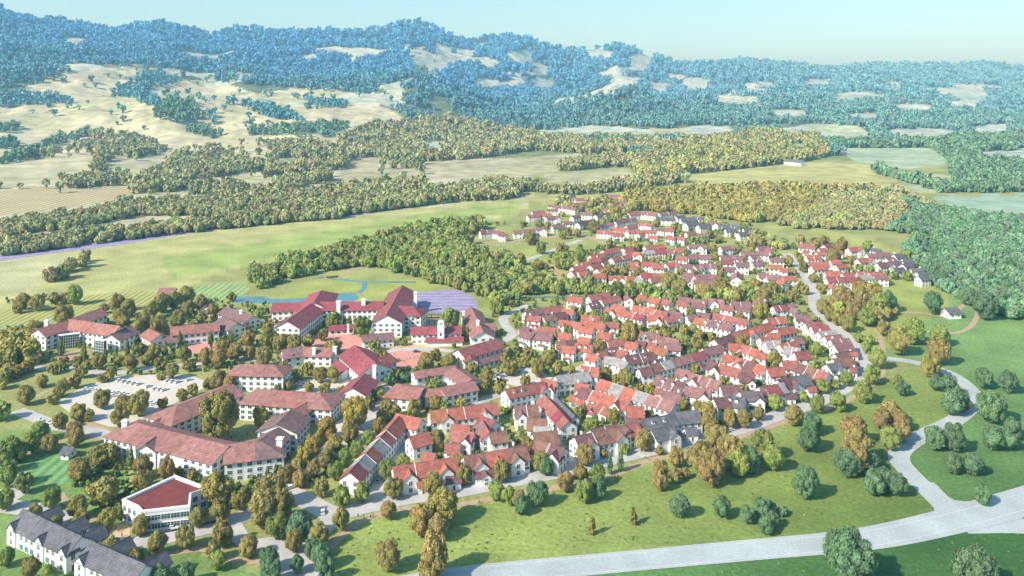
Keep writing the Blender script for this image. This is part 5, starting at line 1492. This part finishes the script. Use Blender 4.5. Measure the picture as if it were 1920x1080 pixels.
for o, px, py, cols, kind in HOUSES:
    pl = boxed(px, py, HREG, 'in the near corner' if px < 300 else 'at the village edge')
    u = []
    for ch in cols:
        if RNAME[ch] not in u: u.append(RNAME[ch])
    cn = u[0] if len(u) == 1 else '-and-'.join(q.replace(' ', '-') for q in u[:2]) if len(u) == 2 else 'many-coloured'
    ph = f'{cn.replace(" ", "-")}-roofed white {kind if kind != "row" else "terrace"}'
    its[kind].append((o, px, ph, pl))
    o['category'] = {'row': 'terrace', 'house': 'house', 'garage': 'garage'}[kind]
for k, g in (('row', 'terraces of the village'), ('house', 'houses of the village'), ('garage', 'garages of the village')): number(its[k], g)
TREG = [(0, 540, 480, 600, 'above the campus'), (0, 600, 270, 690, 'round the three storey building'), (270, 600, 480, 680, 'round the long hall'), (0, 680, 110, 800, 'on the left bank'), (110, 680, 400, 800, 'round the large car park'),
        (370, 740, 460, 830, 'in the courtyard'), (0, 800, 190, 1000, 'round the green crop rows'), (190, 820, 420, 1000, 'round the flat-roofed hall'), (0, 940, 230, 1080, 'round the slate town houses'), (230, 960, 480, 1080, 'below the near road'),
        (420, 860, 640, 960, 'beside the near junction'), (420, 940, 660, 1080, 'along the near side roads'), (480, 540, 720, 690, 'round the grand hall'), (480, 600, 690, 780, 'round the small car park'), (560, 760, 700, 900, 'along the promenade'),
        (690, 600, 960, 780, 'round the pink plaza'), (660, 780, 960, 940, 'among the front terraces'), (640, 900, 860, 1080, 'in the near meadow'), (930, 860, 1150, 960, 'along the lower path'), (860, 780, 1320, 870, 'along the lower road'),
        (1210, 800, 1400, 905, 'in the golden grove'), (1200, 900, 1480, 1020, 'in the middle meadow'), (1100, 900, 1210, 1010, 'alone on the meadow'), (1400, 880, 1680, 1080, 'on the lower meadow'), (1680, 800, 1920, 1080, 'beyond the branching lane'),
        (1400, 740, 1560, 900, 'beside the ring road path'), (1560, 760, 1720, 900, 'in the right-hand meadow'), (1720, 640, 1920, 860, 'along the curving lane'), (1590, 580, 1720, 760, 'inside the road bend'), (1640, 540, 1920, 680, 'round the meadow shelter'),
        (1540, 530, 1680, 640, 'in the brown grove'), (1500, 430, 1800, 560, 'beside the right cluster'), (940, 660, 1060, 760, 'below the village corner'), (960, 540, 1100, 700, 'in the village corner'), (1100, 540, 1240, 760, 'in the middle lanes'),
        (1240, 590, 1340, 660, 'on the village green'), (1240, 660, 1560, 800, 'in the lower village'), (1240, 540, 1540, 660, 'in the upper village'), (880, 380, 1180, 470, 'in the farthest cluster'), (940, 440, 1140, 560, 'round the turning circle'), (1140, 400, 1500, 560, 'among the mauve houses')]
TW = dict(o='olive', n='golden brown', g='green', d='dark green', c='slim green', y='amber')
its = []
for o, px, py, w, kd, shp in TREE_OBJS:
    pl = boxed(px, py, TREG, 'at the village edge')
    size = 'big' if w > 38 else ('small' if w < 19 else 'round')
    if shp == 'c': ph = 'narrow cypress'; o['category'] = 'cypress'
    elif shp == 'k': ph = 'pointed dark conifer'; o['category'] = 'conifer'
    else:
        if shp == 'w': size = 'spreading'
        if shp == 't': size = 'tall'
        ph = f'{size} {TW[kd]} tree'; o['category'] = 'tree'
    its.append((o, px, ph, pl))
number([i for i in its if i[0]['category'] == 'tree'], 'trees of the village and meadows')
number([i for i in its if i[0]['category'] == 'cypress'], 'cypresses by the white buildings')
number([i for i in its if i[0]['category'] == 'conifer'], 'lone conifers on the meadow')
for o, *_ in CARS: o['category'] = 'car'
number([(o, px, f'{wd} car' if st == 'sedan' else f'{wd} van', rg) for o, px, py, wd, st, rg in CARS], 'cars of the village')
for o, *_ in PEOPLE: o['category'] = 'person'
number([(o, px, f'person in {nm} clothes', rg) for o, px, py, nm, rg in PEOPLE], 'people out walking')

# ------------------------------------------------------------------ air
def haze():
    mb = MB()
    x, y0, y1, z0, z1 = 13000, -300, 9600, -1.0, 1000.0
    mb.box((0, (y0 + y1) / 2, (z0 + z1) / 2), (2 * x, y1 - y0, z1 - z0))
    m = bpy.data.materials.new('air'); m.use_nodes = True
    nt = m.node_tree; nt.nodes.clear()
    out = nt.nodes.new('ShaderNodeOutputMaterial'); v = nt.nodes.new('ShaderNodeVolumePrincipled')
    v.inputs['Color'].default_value = (.28, .66, 1.0, 1)
    v.inputs['Absorption Color'].default_value = (1, 1, 1, 1)
    v.inputs['Density'].default_value = HAZE
    nt.links.new(v.outputs[0], out.inputs['Volume'])
    o = mb.build('haze', m); tag(o, 'thin blue air that pales the far hills', 'haze', kind='stuff')
HAZE = 0.000105
haze()
